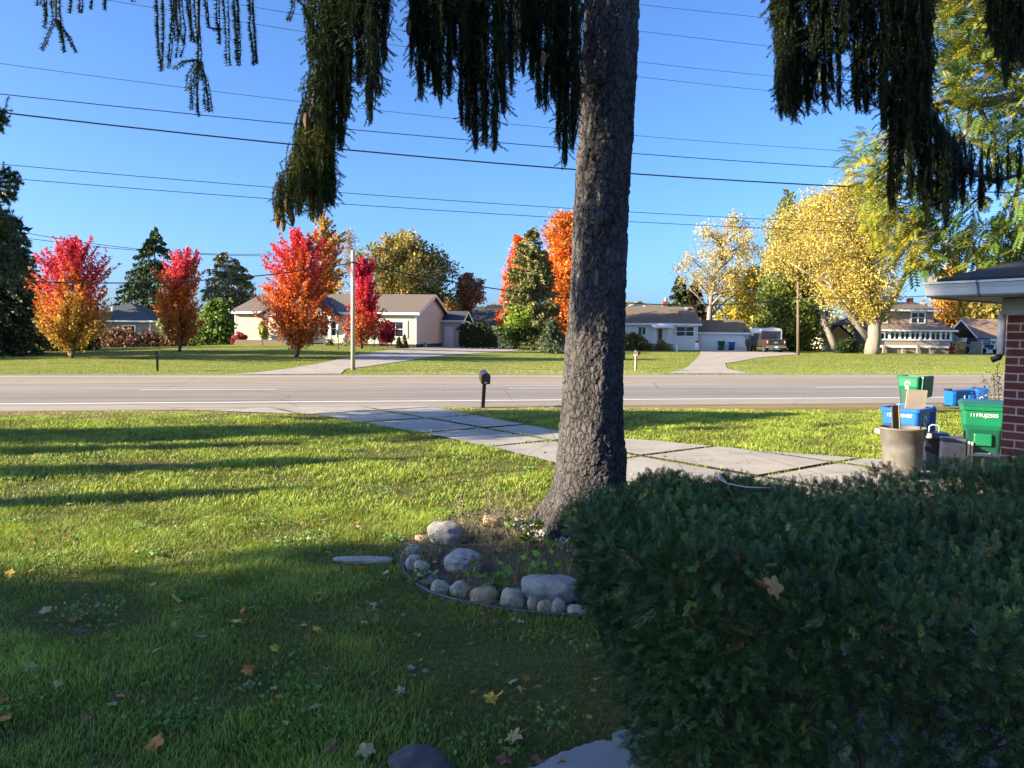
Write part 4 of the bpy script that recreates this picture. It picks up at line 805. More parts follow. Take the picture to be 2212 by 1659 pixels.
GCAN=M('grey_can_plastic',(.13,.12,.105),.8,.5,2.2,.5,.004)
t=thing('trash_can','round grey ribbed trash can holding a plank, in front of the blue cart','trash can',gxy(1956,11.4,.03))
prof=[(0,0),(.245,0),(.25,.03),(.275,.45),(.285,.56),(.30,.57),(.305,.72),(.325,.725),(.33,.75),(.31,.755),(.29,.70),(.25,.05)]
MB().lathe([(r,z) for r,z in prof],(0,0,0),40).build('body',GCAN,t,True)
for s_ in (-.75,math.pi-.75):
    c_=(math.cos(s_)*.34,math.sin(s_)*.34); MB().box(-.03,.03,-.07,.07,-.035,.035).build('handle',M('pale_handle',(.5,.49,.45),.5),t,bevel=.012).location=(c_[0],c_[1],.66)
a=np.linspace(0,2*math.pi,9)[:-1]
for q in []: MB().box(.262,.283,-.05,.05,.12,.45,.0,.012).build('rib',GCAN,t,bevel=.008).rotation_euler=(0,0,q+.2)
t=thing('wood_plank','narrow framed wooden plank leaning inside the grey trash can','plank',gxy(1947,11.36,.25)); t.rotation_euler=(.03,-.13,.25)
MB().box(-.055,.055,-.012,.012,0,.87).build('board',M('dark_panel',(.10,.08,.06),.25),t); MB().box(.056,.075,-.02,.02,0,.86).build('edge_strip',M('raw_wood',(.55,.36,.2),.6),t)
t=thing('cardboard_sheet','square beige board sticking up out of the open blue cart','board',gxy(1978,12.55,.75)); t.rotation_euler=(.1,.04,-.12)
MB().box(-.155,.155,-.012,.012,0,.52).build('sheet',M('beige_board',(.33,.27,.22),.9,.15,5,.2,.003),t)
t=thing('storage_can','navy blue rounded can with a clear loop handle beside the grey can','can',gxy(2024,12.1,.03),-.3)
loft(MB(),[rrect(.17,.17,0,0,0),rrect(.20,.20,0,0,.5,.08)]).build('body',P_NAVY,t); loft(MB(),[rrect(.215,.215,0,0,.5,.08),rrect(.22,.22,0,0,.545,.08),rrect(.17,.17,0,0,.60,.08)]).build('lid',P_NAVY,t)
MB().tube([(-.07,0,.59),(-.07,0,.68),(-.04,0,.71),(.04,0,.71),(.07,0,.68),(.07,0,.59)],.012,8).build('handle',M('clear_handle',(.35,.42,.45),.15),t,True)
t=thing('flight_case','small grey hard case with studs and latches between navy can and green cart','case',gxy(2064,11.8,.03),-.35)
MB().box(-.16,.16,-.2,.2,0,.5).build('body',M('case_grey',(.36,.34,.33),.5,.1,4,.2,.003),t,bevel=.02); MB().box(-.165,.165,-.205,.205,.503,.56).build('lid',M('case_lid',(.06,.07,.10),.5),t,bevel=.015)
for z_ in (.12,.25,.38): MB().box(.08,.12,-.222,-.205,z_,z_+.06).build('latch',CHR,t)
for x_,z_ in ((-.11,.08),(-.11,.44),(-.02,.3),(-.11,.26)): MB().lathe([(0,-.008),(.012,-.006),(.014,0)],(x_,-.202,z_),8,'y').build('stud',M('stud',(.7,.7,.68),.3),t)
MB().box(.18,.21,-.19,.2,0,.53).box(.225,.25,-.19,.2,0,.52).build('side_panel',M('cream_panel',(.55,.5,.42),.6),t)
zg=lambda px,d:(xw(px,d),d,zt(xw(px,d),d))
cart('wheeled_cart','small dark green cart standing before the white garage door across the road',zg(1556.5,88.6),.05,plastic('far_green_plastic',(.004,.07,.035)),P_INS,1.12,.33,.34)
cart('wheeled_cart','small blue cart standing before the white garage door across the road',zg(1579,88.6),.05,P_BLUE,P_BIN,1.02,.30,.32)
# gas pipes on the brick corner
PIPE=M('pipe_grey',(.28,.24,.21),.5,.2,8,.2,.002,metal=.3)
t=thing('gas_pipe','bent grey gas pipe run fixed low on the brick corner','pipe',G(2090,1180,0)); pb_=t.location
def q_(px,py,d): return P(px,py,d)-pb_
MB().tube([q_(2085,1120,6.9),q_(2085,1010,6.9),q_(2086,992,6.9),q_(2094,984,6.85),q_(2120,984,6.75),q_(2166,987,6.35)],.012,8).tube([q_(2126,1100,6.8),q_(2126,992,6.75),q_(2128,984,6.75)],.011,8).tube([q_(2148,985,6.5),q_(2172,986,6.3)],.019,8).build('pipe',PIPE,t,True)
MB().tube([q_(2126,1006,6.78),q_(2126,994,6.76)],.024,8).build('valve',M('valve_tan',(.42,.32,.24),.5),t)
# ---------------- brick house at the right ----------------
def brickmat():
    m,nt,N,L,b=_mat('brick_wall'); tc=N.new('ShaderNodeTexCoord'); s=N.new('ShaderNodeSeparateXYZ'); L.new(tc.outputs['Object'],s.inputs[0])
    ad=N.new('ShaderNodeMath'); ad.operation='ADD'; L.new(s.outputs[0],ad.inputs[0]); L.new(s.outputs[1],ad.inputs[1])
    cb=N.new('ShaderNodeCombineXYZ'); L.new(ad.outputs[0],cb.inputs[0]); L.new(s.outputs[2],cb.inputs[1])
    br=N.new('ShaderNodeTexBrick'); br.inputs['Scale'].default_value=1; br.inputs['Brick Width'].default_value=.203; br.inputs['Row Height'].default_value=.0677; br.inputs['Mortar Size'].default_value=.0068; br.inputs['Mortar Smooth'].default_value=.15
    wv=N.new('ShaderNodeVectorMath'); wv.operation='ADD'; nz=N.new('ShaderNodeTexNoise'); nz.inputs['Scale'].default_value=25; L.new(cb.outputs[0],nz.inputs['Vector'])
    sc=N.new('ShaderNodeVectorMath'); sc.operation='SCALE'; sc.inputs['Scale'].default_value=.005; L.new(nz.outputs['Color'],sc.inputs[0]); L.new(cb.outputs[0],wv.inputs[0]); L.new(sc.outputs[0],wv.inputs[1]); L.new(wv.outputs[0],br.inputs[0])
    br.inputs['Color1'].default_value=(.15,.034,.026,1); br.inputs['Color2'].default_value=(.095,.022,.019,1); br.inputs['Mortar'].default_value=(.34,.31,.27,1)
    L.new(mx(N,L,br.outputs[0],ramp(N,L,noi(N,L,tc.outputs['Object'],60,4,.7),[(.3,(.7,.7,.7)),(.7,(1.2,1.2,1.2))]),1,'MULTIPLY'),b.inputs['Base Color']); b.inputs['Roughness'].default_value=.9
    ml=N.new('ShaderNodeMath'); ml.operation='MULTIPLY_ADD'; L.new(br.outputs['Fac'],ml.inputs[0]); ml.inputs[1].default_value=-1; L.new(noi(N,L,tc.outputs['Object'],80),ml.inputs[2])
    bump(N,L,b,ml.outputs[0],.6,.008); return m
t=thing('brick_house','corner of a red brick house with white gutter and dark roof at the right edge','house',(4.04,6.3,0),math.atan2(-.8,.6))
MB().box(0,7,0,9,0,2.31).build('wall',brickmat(),t)
FR=M('grey_trim_paint',(.34,.34,.31),.55,.08,4,.1,.003); GUT=M('gutter_aluminium',(.50,.52,.54),.35,.06,2,.05,.002)
MB().box(-.035,7.03,-.035,9.03,2.31,2.44).build('frieze_board',FR,t,bevel=.004); MB().box(-.045,7.04,-.045,9.04,2.30,2.335).build('frieze_trim',FR,t,bevel=.003)
MB().box(-.40,7.4,-.44,9.4,2.442,2.458).build('soffit',M('soffit',(.40,.38,.34),.7),t)
MB().box(-.42,7.4,-.455,-.44,2.43,2.55).box(-.42,-.402,-.44,9.4,2.43,2.53).build('fascia',FR,t)
gp=[(-.457,2.545),(-.457,2.44),(-.50,2.436),(-.535,2.45),(-.548,2.50),(-.565,2.535),(-.575,2.54),(-.575,2.556),(-.56,2.556),(-.55,2.545)]
MB().prism(gp,-.41,7.4,0).build('gutter',GUT,t); MB().prism([(a*1.003-.001,b_-.001) for a,b_ in gp],-.02,.0,0).build('gutter_joint',M('joint_dark',(.12,.14,.16),.5),t)
mb=MB(); mb.prism([(-.50,2.552),(4.5,2.552+5*.165),(9.5,2.552),(9.5,2.575),(4.5,2.58+5*.165),(-.50,2.58)],-.34,7.4,0); mb.build('roof',M_shingle('charcoal_shingles',(.035,.028,.025),4),t)
MB().tube([(-.06,.06,2.32),(-.06,.06,1.98)],.03,12).build('downspout',M('pipe_white',(.72,.66,.66),.4),t,True); MB().tube([(-.06,.06,1.99),(-.07,.05,1.95),(-.11,.02,1.93)],.026,10).build('downspout_elbow',M('rubber_black',(.02,.022,.03),.4),t,True)
# ---------------- large spruce ----------------
def barkmat():
    m,nt,N,L,b=_mat('spruce_bark'); v=coords(N,L,(1,1,.55))
    vo=N.new('ShaderNodeTexVoronoi'); vo.feature='DISTANCE_TO_EDGE'; vo.inputs['Scale'].default_value=17; 
    nz=N.new('ShaderNodeTexNoise'); nz.inputs['Scale'].default_value=9; L.new(v,nz.inputs['Vector']); ad=N.new('ShaderNodeVectorMath'); ad.operation='MULTIPLY_ADD'; L.new(nz.outputs['Color'],ad.inputs[0]); ad.inputs[1].default_value=(.12,.12,.12); L.new(v,ad.inputs[2]); L.new(ad.outputs[0],vo.inputs['Vector'])
    plate=ramp(N,L,vo.outputs['Distance'],[(0,(.3,.3,.3)),(.06,(.85,.85,.85)),(.3,(1.1,1.1,1.1))])
    base=ramp(N,L,noi(N,L,v,3.5,9,.72),[(.3,(.034,.030,.030)),(.5,(.066,.060,.060)),(.7,(.115,.106,.104))])
    L.new(mx(N,L,base,plate,1,'MULTIPLY'),b.inputs['Base Color']); b.inputs['Roughness'].default_value=.95
    h=N.new('ShaderNodeMath'); h.operation='MULTIPLY_ADD'; L.new(noi(N,L,v,30,8,.75),h.inputs[0]); h.inputs[1].default_value=.5; L.new(plate,h.inputs[2]); bump(N,L,b,h.outputs[0],.9,.03); return m
BK=barkmat()
TY=8.2
tp=[(-900,1345,1400),(-500,1305,1392),(0,1268,1380),(200,1256,1371),(400,1244,1359),(600,1233,1351),(800,1221,1344),(900,1212,1346),(1000,1205,1352),(1060,1194,1350),(1110,1178,1352),(1150,1163,1360),(1172,1148,1372)]
base=Vector((xw(1262,TY),TY,0)); spr=thing('spruce_tree','big foreground spruce with scaly grey trunk and drooping dark branches','tree',base)
zs=[];cs=[];rs=[]
for y,a,b_ in tp:
    A=P(a,y,TY);B=P(b_,y,TY); zs.append(A.z);cs.append((A.x+B.x)/2);rs.append((B.x-A.x)/2)
zs=np.array(zs)[::-1];cs=np.array(cs)[::-1];rs=np.array(rs)[::-1]
ZZ=np.concatenate([np.linspace(-.1,2.2,260),np.linspace(2.21,6.2,330),np.linspace(6.3,zs[-1],60)]); NS=150
an=np.linspace(0,2*math.pi,NS,endpoint=False); V=[]
for z in ZZ:
    c=np.interp(z,zs,cs); r=np.interp(z,zs,rs)
    for a_ in an:
        x,y=math.cos(a_),math.sin(a_); fl=max(0,(.55-z))*.36*(max(0,math.sin(a_*5+.6)))**2
        p=Vector((x*.38*1.0,y*.38,z*.55)); 
        dd_,_pp=noise.voronoi(p*18+noise.noise_vector(p*11)*.7); e=min(1,(dd_[1]-dd_[0])*6)
        dsp=(e-.5)*.014+noise.noise(Vector(_pp[0])*7.3)*.018+noise.noise(p*70)*.006+noise.noise(Vector((x*2,y*2,z*1.3)))*.022
        V.append((c+(r+fl+dsp)*x-base.x,(r+fl+dsp)*y,z))
n=len(ZZ); i,j=np.meshgrid(np.arange(n-1),np.arange(NS),indexing='ij'); j2=(j+1)%NS
Fq=np.stack([i*NS+j,i*NS+j2,(i+1)*NS+j2,(i+1)*NS+j],-1).reshape(-1,4); npmesh('trunk',V,Fq,BK,spr,smooth=True)
for px,py,s_ in ((1296,165,.05),(1303,470,.07)):
    q=P(px,py,TY-.36)-base; MB().lathe([(0,-.06),(s_*.6,-.05),(s_,-.01),(s_*1.2,.05)],tuple(q),14,'y').build('branch_scar',BK,spr,True)
# needle unit: 10 cm of twig with needles all round
rng=R_(80); tv=[];tf=[];tc=[]
def addtri(a,b_,c,cl): 
    k=len(tv); tv.extend([a,b_,c]); tf.append((k,k+1,k+2)); tc.extend([cl]*3)
for k in range(2):
    w_=.0022; o_=[(0,w_,0),(0,-w_,0)] if k==0 else [(0,0,w_),(0,0,-w_)]
    addtri(o_[0],o_[1],(.105,0,0),.9)
for i in range(46):
    x=i/46*.1; a_=rng.uniform(0,2*math.pi); L_=rng.uniform(.014,.023); wv=.0021
    d_=np.array([.55,math.cos(a_),math.sin(a_)]); d_/=np.linalg.norm(d_); s_=np.array([0,-math.sin(a_),math.cos(a_)])*wv+np.array([wv,0,0])
    p0=np.array([x,0,0]); addtri(tuple(p0-s_),tuple(p0+s_),tuple(p0+d_*L_),rng.uniform(.7,1.3))
UT=(np.array(tv),np.array(tf),np.array(tc))
acc=[[],[],[]]
def strand(p0,p1,rng,u=.1,amp=.05,wid=1.0):
    p0=np.array(p0,float);p1=np.array(p1,float); L_=np.linalg.norm(p1-p0); n=max(1,int(round(L_/u)))
    sw=rng.normal(size=3)*amp*L_; ts=np.linspace(0,1,n+1); pp=p0+(p1-p0)*ts[:,None]+sw*np.sin(math.pi*ts)[:,None]*np.array([1,1,.3])
    for k in range(n): acc[0].append(pp[k]); acc[1].append(pp[k+1]-pp[k]); acc[2].append(wid*rng.uniform(.85,1.15))
def interp_prof(pts,x): 
    a=np.array(sorted(pts)); return np.interp(x,a[:,0],a[:,1])
def curtain(top,bot,n,d,rng,lmin=40,lmax=130,dz=.35,wid=1.0,lean=0):
    xa=min(p[0] for p in bot); xb=max(p[0] for p in bot); k=0
    while k<n:
        x=rng.uniform(xa,xb); x=x+(round((x+rng.normal()*1.5)/15)*15+3*math.sin(x*.7)-x)*.62; yt=interp_prof(top,x); yb=interp_prof(bot,x)
        if yb-yt<12: continue
        if rng.random()>(yb-yt+60)/(400): 
            continue
        L_=rng.uniform(lmin,lmax); y1=rng.uniform(yt+8,yb) if rng.random()<.75 else yb-abs(rng.normal())*14
        y0=max(y1-L_,yt-20); dd_=d+rng.normal()*dz; x0=x+rng.normal()*5+lean
        strand(P(x0,y0,dd_),P(x,y1,dd_+rng.normal()*.04),rng,wid=wid); k+=1
        if rng.random()<.45:
            f=rng.uniform(.2,.8); q=np.array(P(x0+(x-x0)*f,y0+(y1-y0)*f,dd_)); strand(q,q+np.array([rng.normal()*.09,rng.normal()*.06,-rng.uniform(.06,.16)]),rng,.09,wid=wid*.9)
def plume(x,y0,y1,w,d):
    n=int((y1-y0)*w/21)+6; sx=rng.normal()*w*.25
    for _ in range(n):
        f=rng.random()**.8; yy=y0+(y1-y0)*f; ww=w*(1-.72*f**2.2); L_=rng.uniform(28,85); e_=min(yy,y1-rng.uniform(0,10)); s_=rng.choice([-1,1])*abs(rng.normal())*ww*.62
        xa=x+sx*math.sin(f*3)+s_*.45; dd_=d+rng.normal()*w*.0075; strand(P(xa,e_-L_,dd_),P(x+sx*math.sin(f*3)+s_+rng.normal()*2,e_,dd_+rng.normal()*.05),rng,.09,.07,1.05)
        if rng.random()<.3:
            q=np.array(P(x+s_,e_-L_*.4,dd_)); strand(q,q+np.array([np.sign(s_)*rng.uniform(.03,.12),rng.normal()*.06,-rng.uniform(.04,.11)]),rng,.08,.05,1.0)
    strand(P(x,max(y0,y1-90),d),P(x+rng.normal()*3,y1,d),rng,.1,.03,1.1)
PL=[(6.9,[(600,440,495,7),(612,415,490,9),(628,375,478,11),(645,320,470,13),(660,240,440,14),(675,180,480,14),(690,100,472,14),(706,60,455,13),(718,40,450,9),(735,0,330,12),(750,-40,262,9),(700,-60,300,20),(724,-60,220,18),(672,0,150,10),(775,-60,190,9),(800,-60,272,12),(815,-60,215,9),(830,-60,150,8),(760,-60,90,20),(800,-60,90,18)]),
(7.0,[(889,-60,170,6),(909,-40,222,7),(925,-60,190,10),(940,-60,214,8),(952,-20,234,5),(970,-60,215,8),(983,-60,140,6),(903,-60,110,10),(950,-60,110,18)]),
(7.2,[(997,-20,281,5),(1012,-60,290,10),(1028,-60,331,9),(1048,-60,322,11),(1068,-60,331,9),(1086,-60,255,9),(1105,-60,205,6),(1040,-60,190,22),(1008,-60,140,12),(1080,-60,140,14)]),
(7.5,[(1112,-60,165,7),(1130,-60,165,9),(1150,-60,180,9),(1164,-60,235,8),(1180,-60,249,6),(1197,-60,230,9),(1207,-60,330,7),(1222,-60,368,9),(1236,0,330,9),(1247,-60,250,8),(1150,-60,120,24),(1210,-60,200,22)]),
(6.6,[(1668,10,50,5),(1682,-60,66,8),(1690,-60,262,10),(1701,-60,258,11),(1712,-60,269,10),(1725,-60,240,11),(1745,150,257,5),(1738,90,220,4),(1760,60,226,6),(1757,-60,140,17),(1781,80,247,5),(1797,90,205,4),(1812,120,238,5),(1790,-60,120,18),(1822,-60,120,18),(1852,-60,247,11),(1871,-60,250,9),(1887,-60,214,10),(1910,-60,285,15),(1935,-60,310,16),(1960,-60,320,18),(1983,-60,340,18),(2000,-60,335,15),(1925,250,458,8),(1943,250,425,8),(1967,260,437,10),(1988,260,440,12),(2004,280,478,12),(2024,290,455,11),(2044,310,496,11),(2062,325,440,9),(2080,345,448,8),(2099,365,420,5),(2119,372,458,6),(2136,382,410,4),(2155,386,432,5),(2178,378,392,4),(2203,374,390,4)]),
(6.4,[(2140,-60,90,8),(2155,-60,130,10),(2173,-60,195,8),(2190,-60,140,13),(2212,-60,140,14)])]
for d_,ps_ in PL:
    for x_,a_,b_,w_ in ps_: plume(x_,a_,b_,w_*1.12,d_+rng.normal()*.12)
# sparse sprigs upper left
SP=[[(118,-40),(121,40),(106,78),(93,110)],[(121,40),(136,80),(140,112)],[(122,42),(150,85),(163,113)],[(128,-30),(131,60),(134,92)],[(100,-30),(104,30),(100,62)],[(88,-25),(86,12)],[(158,-30),(156,12),(154,29)],[(172,-30),(173,10),(171,28)],[(198,-20),(196,20)],[(228,-20),(226,22)],
 [(338,-40),(342,60),(350,155)],[(352,-40),(356,80),(352,150)],[(366,-40),(370,60),(362,148)],[(375,-30),(384,60),(400,95)],[(392,-40),(398,60),(388,125)],[(405,-30),(412,70),(410,90)],[(420,-40),(428,80),(430,130)],[(430,130),(410,160),(404,196)],[(430,132),(414,180),(410,238)],[(431,132),(428,190),(431,252)],[(433,132),(444,190),(447,240)],[(434,130),(452,180),(461,242)],[(428,128),(400,132),(381,150)],[(445,-30),(452,60),(478,62)],[(470,-30),(472,70),(474,96)],[(486,-40),(492,60),(495,142)],[(500,-40),(508,60),(509,130)],[(515,-40),(520,60),(521,142)],[(532,-40),(536,60),(545,141)],[(545,-30),(552,60),(557,136)],[(398,-40),(410,40),(422,92)],[(380,-40),(378,30),(384,90)],[(640,-40),(632,20),(624,46)],[(640,-10),(660,12),(672,50)],[(290,-20),(288,4)]]
for pl in SP:
    dd_=6.2+rng.normal()*.15
    for _ in range(2):
        dd_+=rng.normal()*.06; jx=rng.normal()*3
        for a_,b_ in zip(pl[:-1],pl[1:]): strand(P(a_[0]+jx,a_[1],dd_),P(b_[0]+jx,b_[1],dd_),rng,.09,.02,1.75)
pos=np.array(acc[0]); D=np.array(acc[1]); L_=np.linalg.norm(D,axis=1)/.1; wd=np.array(acc[2]); n=len(pos)
cols=pick(rng,[(.028,.05,.014),(.04,.062,.016),(.055,.07,.018),(.022,.04,.016)],n)
ex=(pos[:,0]<xw(730,7))&(pos[:,2]<3.9); cols[ex]*=np.array([2.2,1.7,1.1])  # warmer, lighter colour paints sunlight onto the low left sprays
sd_=(pos[:,0]>.35); cols[sd_]*=.55; cols[(pos[:,0]>-1.45)&~sd_]*=.7  # darker by position: backlit shade painted into the middle and right sprays
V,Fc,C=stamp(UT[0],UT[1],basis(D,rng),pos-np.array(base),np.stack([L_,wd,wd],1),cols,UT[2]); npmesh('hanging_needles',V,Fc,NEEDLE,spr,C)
print('needle units',n)
TWIG=M('twig_brown',(.07,.05,.035),.9,.3,20,.2,.002)
for pl,r0,r1 in ([[(1330,-420,8.2),(1050,-330,7.6),(800,-160,7.0),(720,-30,6.9),(700,90,6.9),(672,260,6.9),(640,390,6.9),(598,480,6.9)],.06,.012],[[(1330,-300,8.2),(1120,-200,7.5),(1000,-90,7.1),(940,-50,7.0)],.05,.02],[[(1320,-100,8.2),(1240,60,7.8),(1226,200,7.6),(1232,320,7.5)],.035,.008],[[(1330,-250,8.2),(1180,-160,7.6),(1140,-60,7.5)],.05,.02],[[(1350,-500,8.2),(1600,-420,7.2),(1850,-150,6.7),(1960,60,6.6),(2005,240,6.6),(2060,325,6.6),(2095,372,6.6),(2150,392,6.6),(2205,376,6.6)],.07,.012],[[(1350,-350,8.2),(1550,-260,7.2),(1680,-60,6.7),(1700,80,6.6)],.05,.012],[[(1330,-700,8.2),(900,-500,6.8),(500,-200,6.2),(430,-60,6.2),(428,120,6.2)],.05,.006],[[(500,-200,6.2),(250,-120,6.2),(120,-60,6.2),(121,40,6.2)],.03,.006],[[(1350,-600,8.2),(1800,-450,6.8),(2150,-150,6.4)],.06,.02]):
    pts=[P(a_,b_,c_)-base for a_,b_,c_ in pl]; MB().tube(pts,list(np.linspace(r0,r1,len(pts))),8).build('limb',BARK,spr,True)
CONE=M('cone_brown',(.20,.10,.05),.7,.35,60,.9,.01)
for px,py,d_,a_ in ((600,478,6.8,.12),(611,487,6.75,-.05),(607,466,6.95,.1),(630,476,6.8,-.15),(622,440,6.85,.2),(652,385,6.7,-.3),(661,262,6.75,0),(884,62,6.9,.1),(1175,130,7.0,.05)):
    pr=[]; 
    for i in range(19):
        u=i/18; r=.023*math.sin(math.pi*min(1,.12+u*.88))**.6*(1+.13*(i%2)); pr.append((r,-.13*u))
    o=MB().lathe(pr,(0,0,0),14).build('cone',CONE,spr); o.location=P(px,py-18,d_)-base; o.rotation_euler=(a_,a_*.8,0)
# ---------------- compound-leaf tree at right ----------------
rng=R_(90); tv=[];tf=[];tc=[]
for i in range(6):
    x=.08+.84*i/6
    for s_ in (-1,1):
        k=len(tv); L_=.30; w_=.06; dx,dy=.5,s_*.87; p=np.array([x,0,0]); e=p+np.array([dx*L_,dy*L_,-.05]); m_=p+(e-p)*.42
        tv+= [tuple(p),tuple(m_+np.array([w_,-s_*.02,.0])),tuple(e),tuple(m_-np.array([w_,-s_*.02,.0]))]; tf.append((k,k+1,k+2,k+3)); c_=rng.uniform(.8,1.2); tc+=[c_]*4
k=len(tv); tv+=[(.92,0,0),(1.02,.04,0),(1.14,0,-.03),(1.02,-.04,0)]; tf.append((k,k+1,k+2,k+3)); tc+=[1]*4
k=len(tv); tv+=[(0,.006,0),(0,-.006,0),(.95,-.003,0),(.95,.003,0)]; tf.append((k,k+1,k+2,k+3)); tc+=[.6]*4
CL=[(1782,150,16),(1770,215,12),(1850,330,26),(1868,300,22),(1880,400,36),(1910,440,45),(1905,480,36),(1950,500,50),(2000,520,50),(2060,540,50),(2110,530,45),(1990,575,25),(2060,90,70),(2130,50,70),(2190,70,60),(2040,180,55),(2110,150,65),(2180,150,55),(2085,280,45),(2150,300,55),(2195,250,50),(2120,230,40),(2200,400,35),(2140,470,45),(2190,500,45),(2150,560,40),(2200,540,30),(1980,430,55),(1860,360,22),(1900,350,30),(1930,380,45),(2050,440,50),(2230,320,60),(2240,180,60),(2060,20,60),(2160,0,60),(2040,330,35),(1960,300,40),(2250,480,60)]
wts=np.array([c[2]**2 for c in CL],float); wts/=wts.sum(); n=2700; idx=rng.choice(len(CL),n,p=wts); D0=12.6
th=rng.uniform(0,2*math.pi,n); rr=np.sqrt(rng.uniform(0,1,n)); pos=[]
for i,a_,r_ in zip(idx,th,rr):
    c=CL[i]; pos.append(P(c[0]+math.cos(a_)*r_*c[2]*1.1,c[1]+math.sin(a_)*r_*c[2]*1.1,D0+rng.normal()*.7))
pos=np.array(pos); tb=Vector((xw(2560,14.5),14.5,0)); wt=thing('walnut_tree','leafy tree with long feathery green and yellow leaves hanging over the brick house roof','tree',tb)
out=pos-np.array([xw(2300,14),14,5.5]); out/=np.linalg.norm(out,axis=1,keepdims=True); DD=out*.8+rng.normal(size=(n,3))*.5; DD[:,2]-=.35
cb=rng.normal(size=len(CL))*.35; yel=np.clip(.36+cb[idx]+(pos[:,2]-5.2)*.1+rng.normal(size=n)*.2,0,1)[:,None]
cols=(np.array([.08,.14,.02])*(1-yel)+np.array([.36,.31,.03])*yel)*rng.uniform(.7,1.25,(n,1))
roll=np.tile(np.array([[0,0,1.0]]),(n,1))+rng.normal(size=(n,3))*.3
V,Fc,C=stamp(np.array(tv),np.array(tf),basis(DD,rng,roll),pos-np.array(tb),rng.uniform(.22,.35,n),cols,np.array(tc)); npmesh('crown',V,Fc,LEAF,wt,C)
mb=MB()
def br(pl,r0,r1): mb.tube([P(a_,b_,c_)-tb for a_,b_,c_ in pl],list(np.linspace(r0,r1,len(pl))),8)
mb.tube([(0,0,-.1),(-.1,0,3.5),P(2470,200,14.2)-tb,P(2450,-300,14)-tb],[.32,.26,.2,.1],12)
br([(2470,230,14.2),(2330,190,13.6),(2212,205,13),(2150,218,12.8),(2080,228,12.6),(2045,215,12.6),(2010,230,12.5),(1975,262,12.4),(1960,300,12.4)],.13,.02)
br([(2080,228,12.6),(2060,180,12.5),(2030,190,12.4),(1990,225,12.4)],.05,.012); br([(2100,226,12.6),(2085,290,12.6),(2050,330,12.6),(2020,400,12.5),(1960,440,12.4),(1900,430,12.3)],.04,.008)
br([(2110,222,12.7),(2150,300,12.7),(2140,400,12.6),(2070,470,12.5),(2000,520,12.4)],.04,.008); br([(2212,205,13),(2120,130,12.8),(2060,80,12.6),(2040,20,12.6)],.05,.015)
br([(2330,190,13.6),(2250,60,13),(2180,20,12.8)],.06,.02); br([(2460,300,14.2),(2300,420,13.2),(2200,400,12.8),(2180,480,12.7),(2120,560,12.6)],.08,.01); br([(2200,400,12.8),(2205,330,12.8)],.03,.01)
br([(1960,300,12.4),(1900,300,12.4),(1860,320,12.4)],.02,.006); br([(1975,262,12.4),(1880,180,12.4),(1860,110,12.4),(1790,150,12.3)],.03,.006); br([(2110,560,12.6),(2040,585,12.6),(2000,600,12.6)],.014,.005)
mb.build('trunk',M('walnut_bark',(.20,.16,.12),.9,.3,8,.6,.02,aniso=(1,1,.4)),wt,True)
# near left spruce whose tips enter at the left edge
t=conifer('spruce_tree','dark spruce twig tips poking in at the left edge below the upper cables','tree',None,(np.array([4.2,5,6,7.0]),np.array([-12.6,-12.6,-12.6,-12.6]),np.array([3.2,3.0,2.0,.2])),0,DG,R_(91),.16,330,110,.35,None,.22,(-12.6,14.6,0))
sa=[[],[],[]]; acc[0].clear();acc[1].clear();acc[2].clear(); rg=R_(92)
for (x0,y0),tips in [((-25,262),[(12,238),(8,252),(18,262),(5,280),(-2,240)]),((-30,400),[(20,360),(38,372),(45,390),(40,405),(32,420),(20,440),(36,430)]),((-30,470),[(20,455),(33,470),(25,485),(34,500),(15,510),(25,530)]),((-30,560),[(20,545),(30,560),(18,590)])]:
    for tx,ty in tips:
        for _ in range(2):
            j=rg.normal(size=2)*5; mx_,my_=(x0+tx)/2+rg.normal()*4,(y0+ty)/2+rg.normal()*5
            strand(P(x0,y0,13.5),P(mx_,my_,13.4),rg,.12,.03,3.2); strand(P(mx_,my_,13.4),P(tx,ty,13.3),rg,.12,.03,3.2)
            for _ in range(3):
                f=rg.uniform(0,1); q=np.array(P(mx_+(tx-mx_)*f,my_+(ty-my_)*f,13.35)); strand(q,q+np.array([rg.uniform(-.05,.15),rg.normal()*.05,rg.normal()*.11]),rg,.1,.03,3.0)
pos=np.array(acc[0]);D=np.array(acc[1]);LL=np.linalg.norm(D,axis=1)/.1;wd=np.array(acc[2])
V,Fc,C=stamp(UT[0]*np.array([1,1,1]),UT[1],basis(D,rg),pos-np.array((-12.6,14.6,0)),np.stack([LL,wd,wd],1),pick(rg,[(.03,.05,.02),(.04,.06,.025)],len(pos)),UT[2]); npmesh('twig_tips',V,Fc,NEEDLE,t,C)
# neighbouring trees off to the left that throw the long shadows on the lawn
def shade(name,label,x,y,h,r,seed,dec=False,n=0):
    if dec:
        zz=np.array([h,h*.8,h*.5,h*.25,.6]); rows=(zz[::-1],np.full(5,x),np.array([.5,.85,1,.8,.15])[::-1]*0+np.array([.35,.9,1,.85,.3])*r)
    z=np.array([.2,h*.35,h*.7,h]); c=np.full(4,float(x)); R=np.array([r,r*.85,r*.5,.1])
    conifer(name,label,'tree',None,(z,c,R),0,DG,R_(seed),.34,230,70,.25,'evergreens off the left side of the lawn',.2,(x,y,0),.28)
sh=[(-21,-4.1,18,5.3),(-17,-1.3,23,4.2),(-16,-6.5,14,4.5),(-25,-3.2,17,5),(-24,-11,16,5),(-30,4.2,10,1.5),(-27,-1.5,13,2.4),(-34,7.3,14,2.4),(-26,7.7,7.5,1.3),(-48,2.5,14,2.2),(-19,5.2,5.5,.6)]
for i,(x,y,h,r) in enumerate(sh): shade('evergreen_tree','tall evergreen standing left of the lawn outside the view',x,y,h,r,100+i)
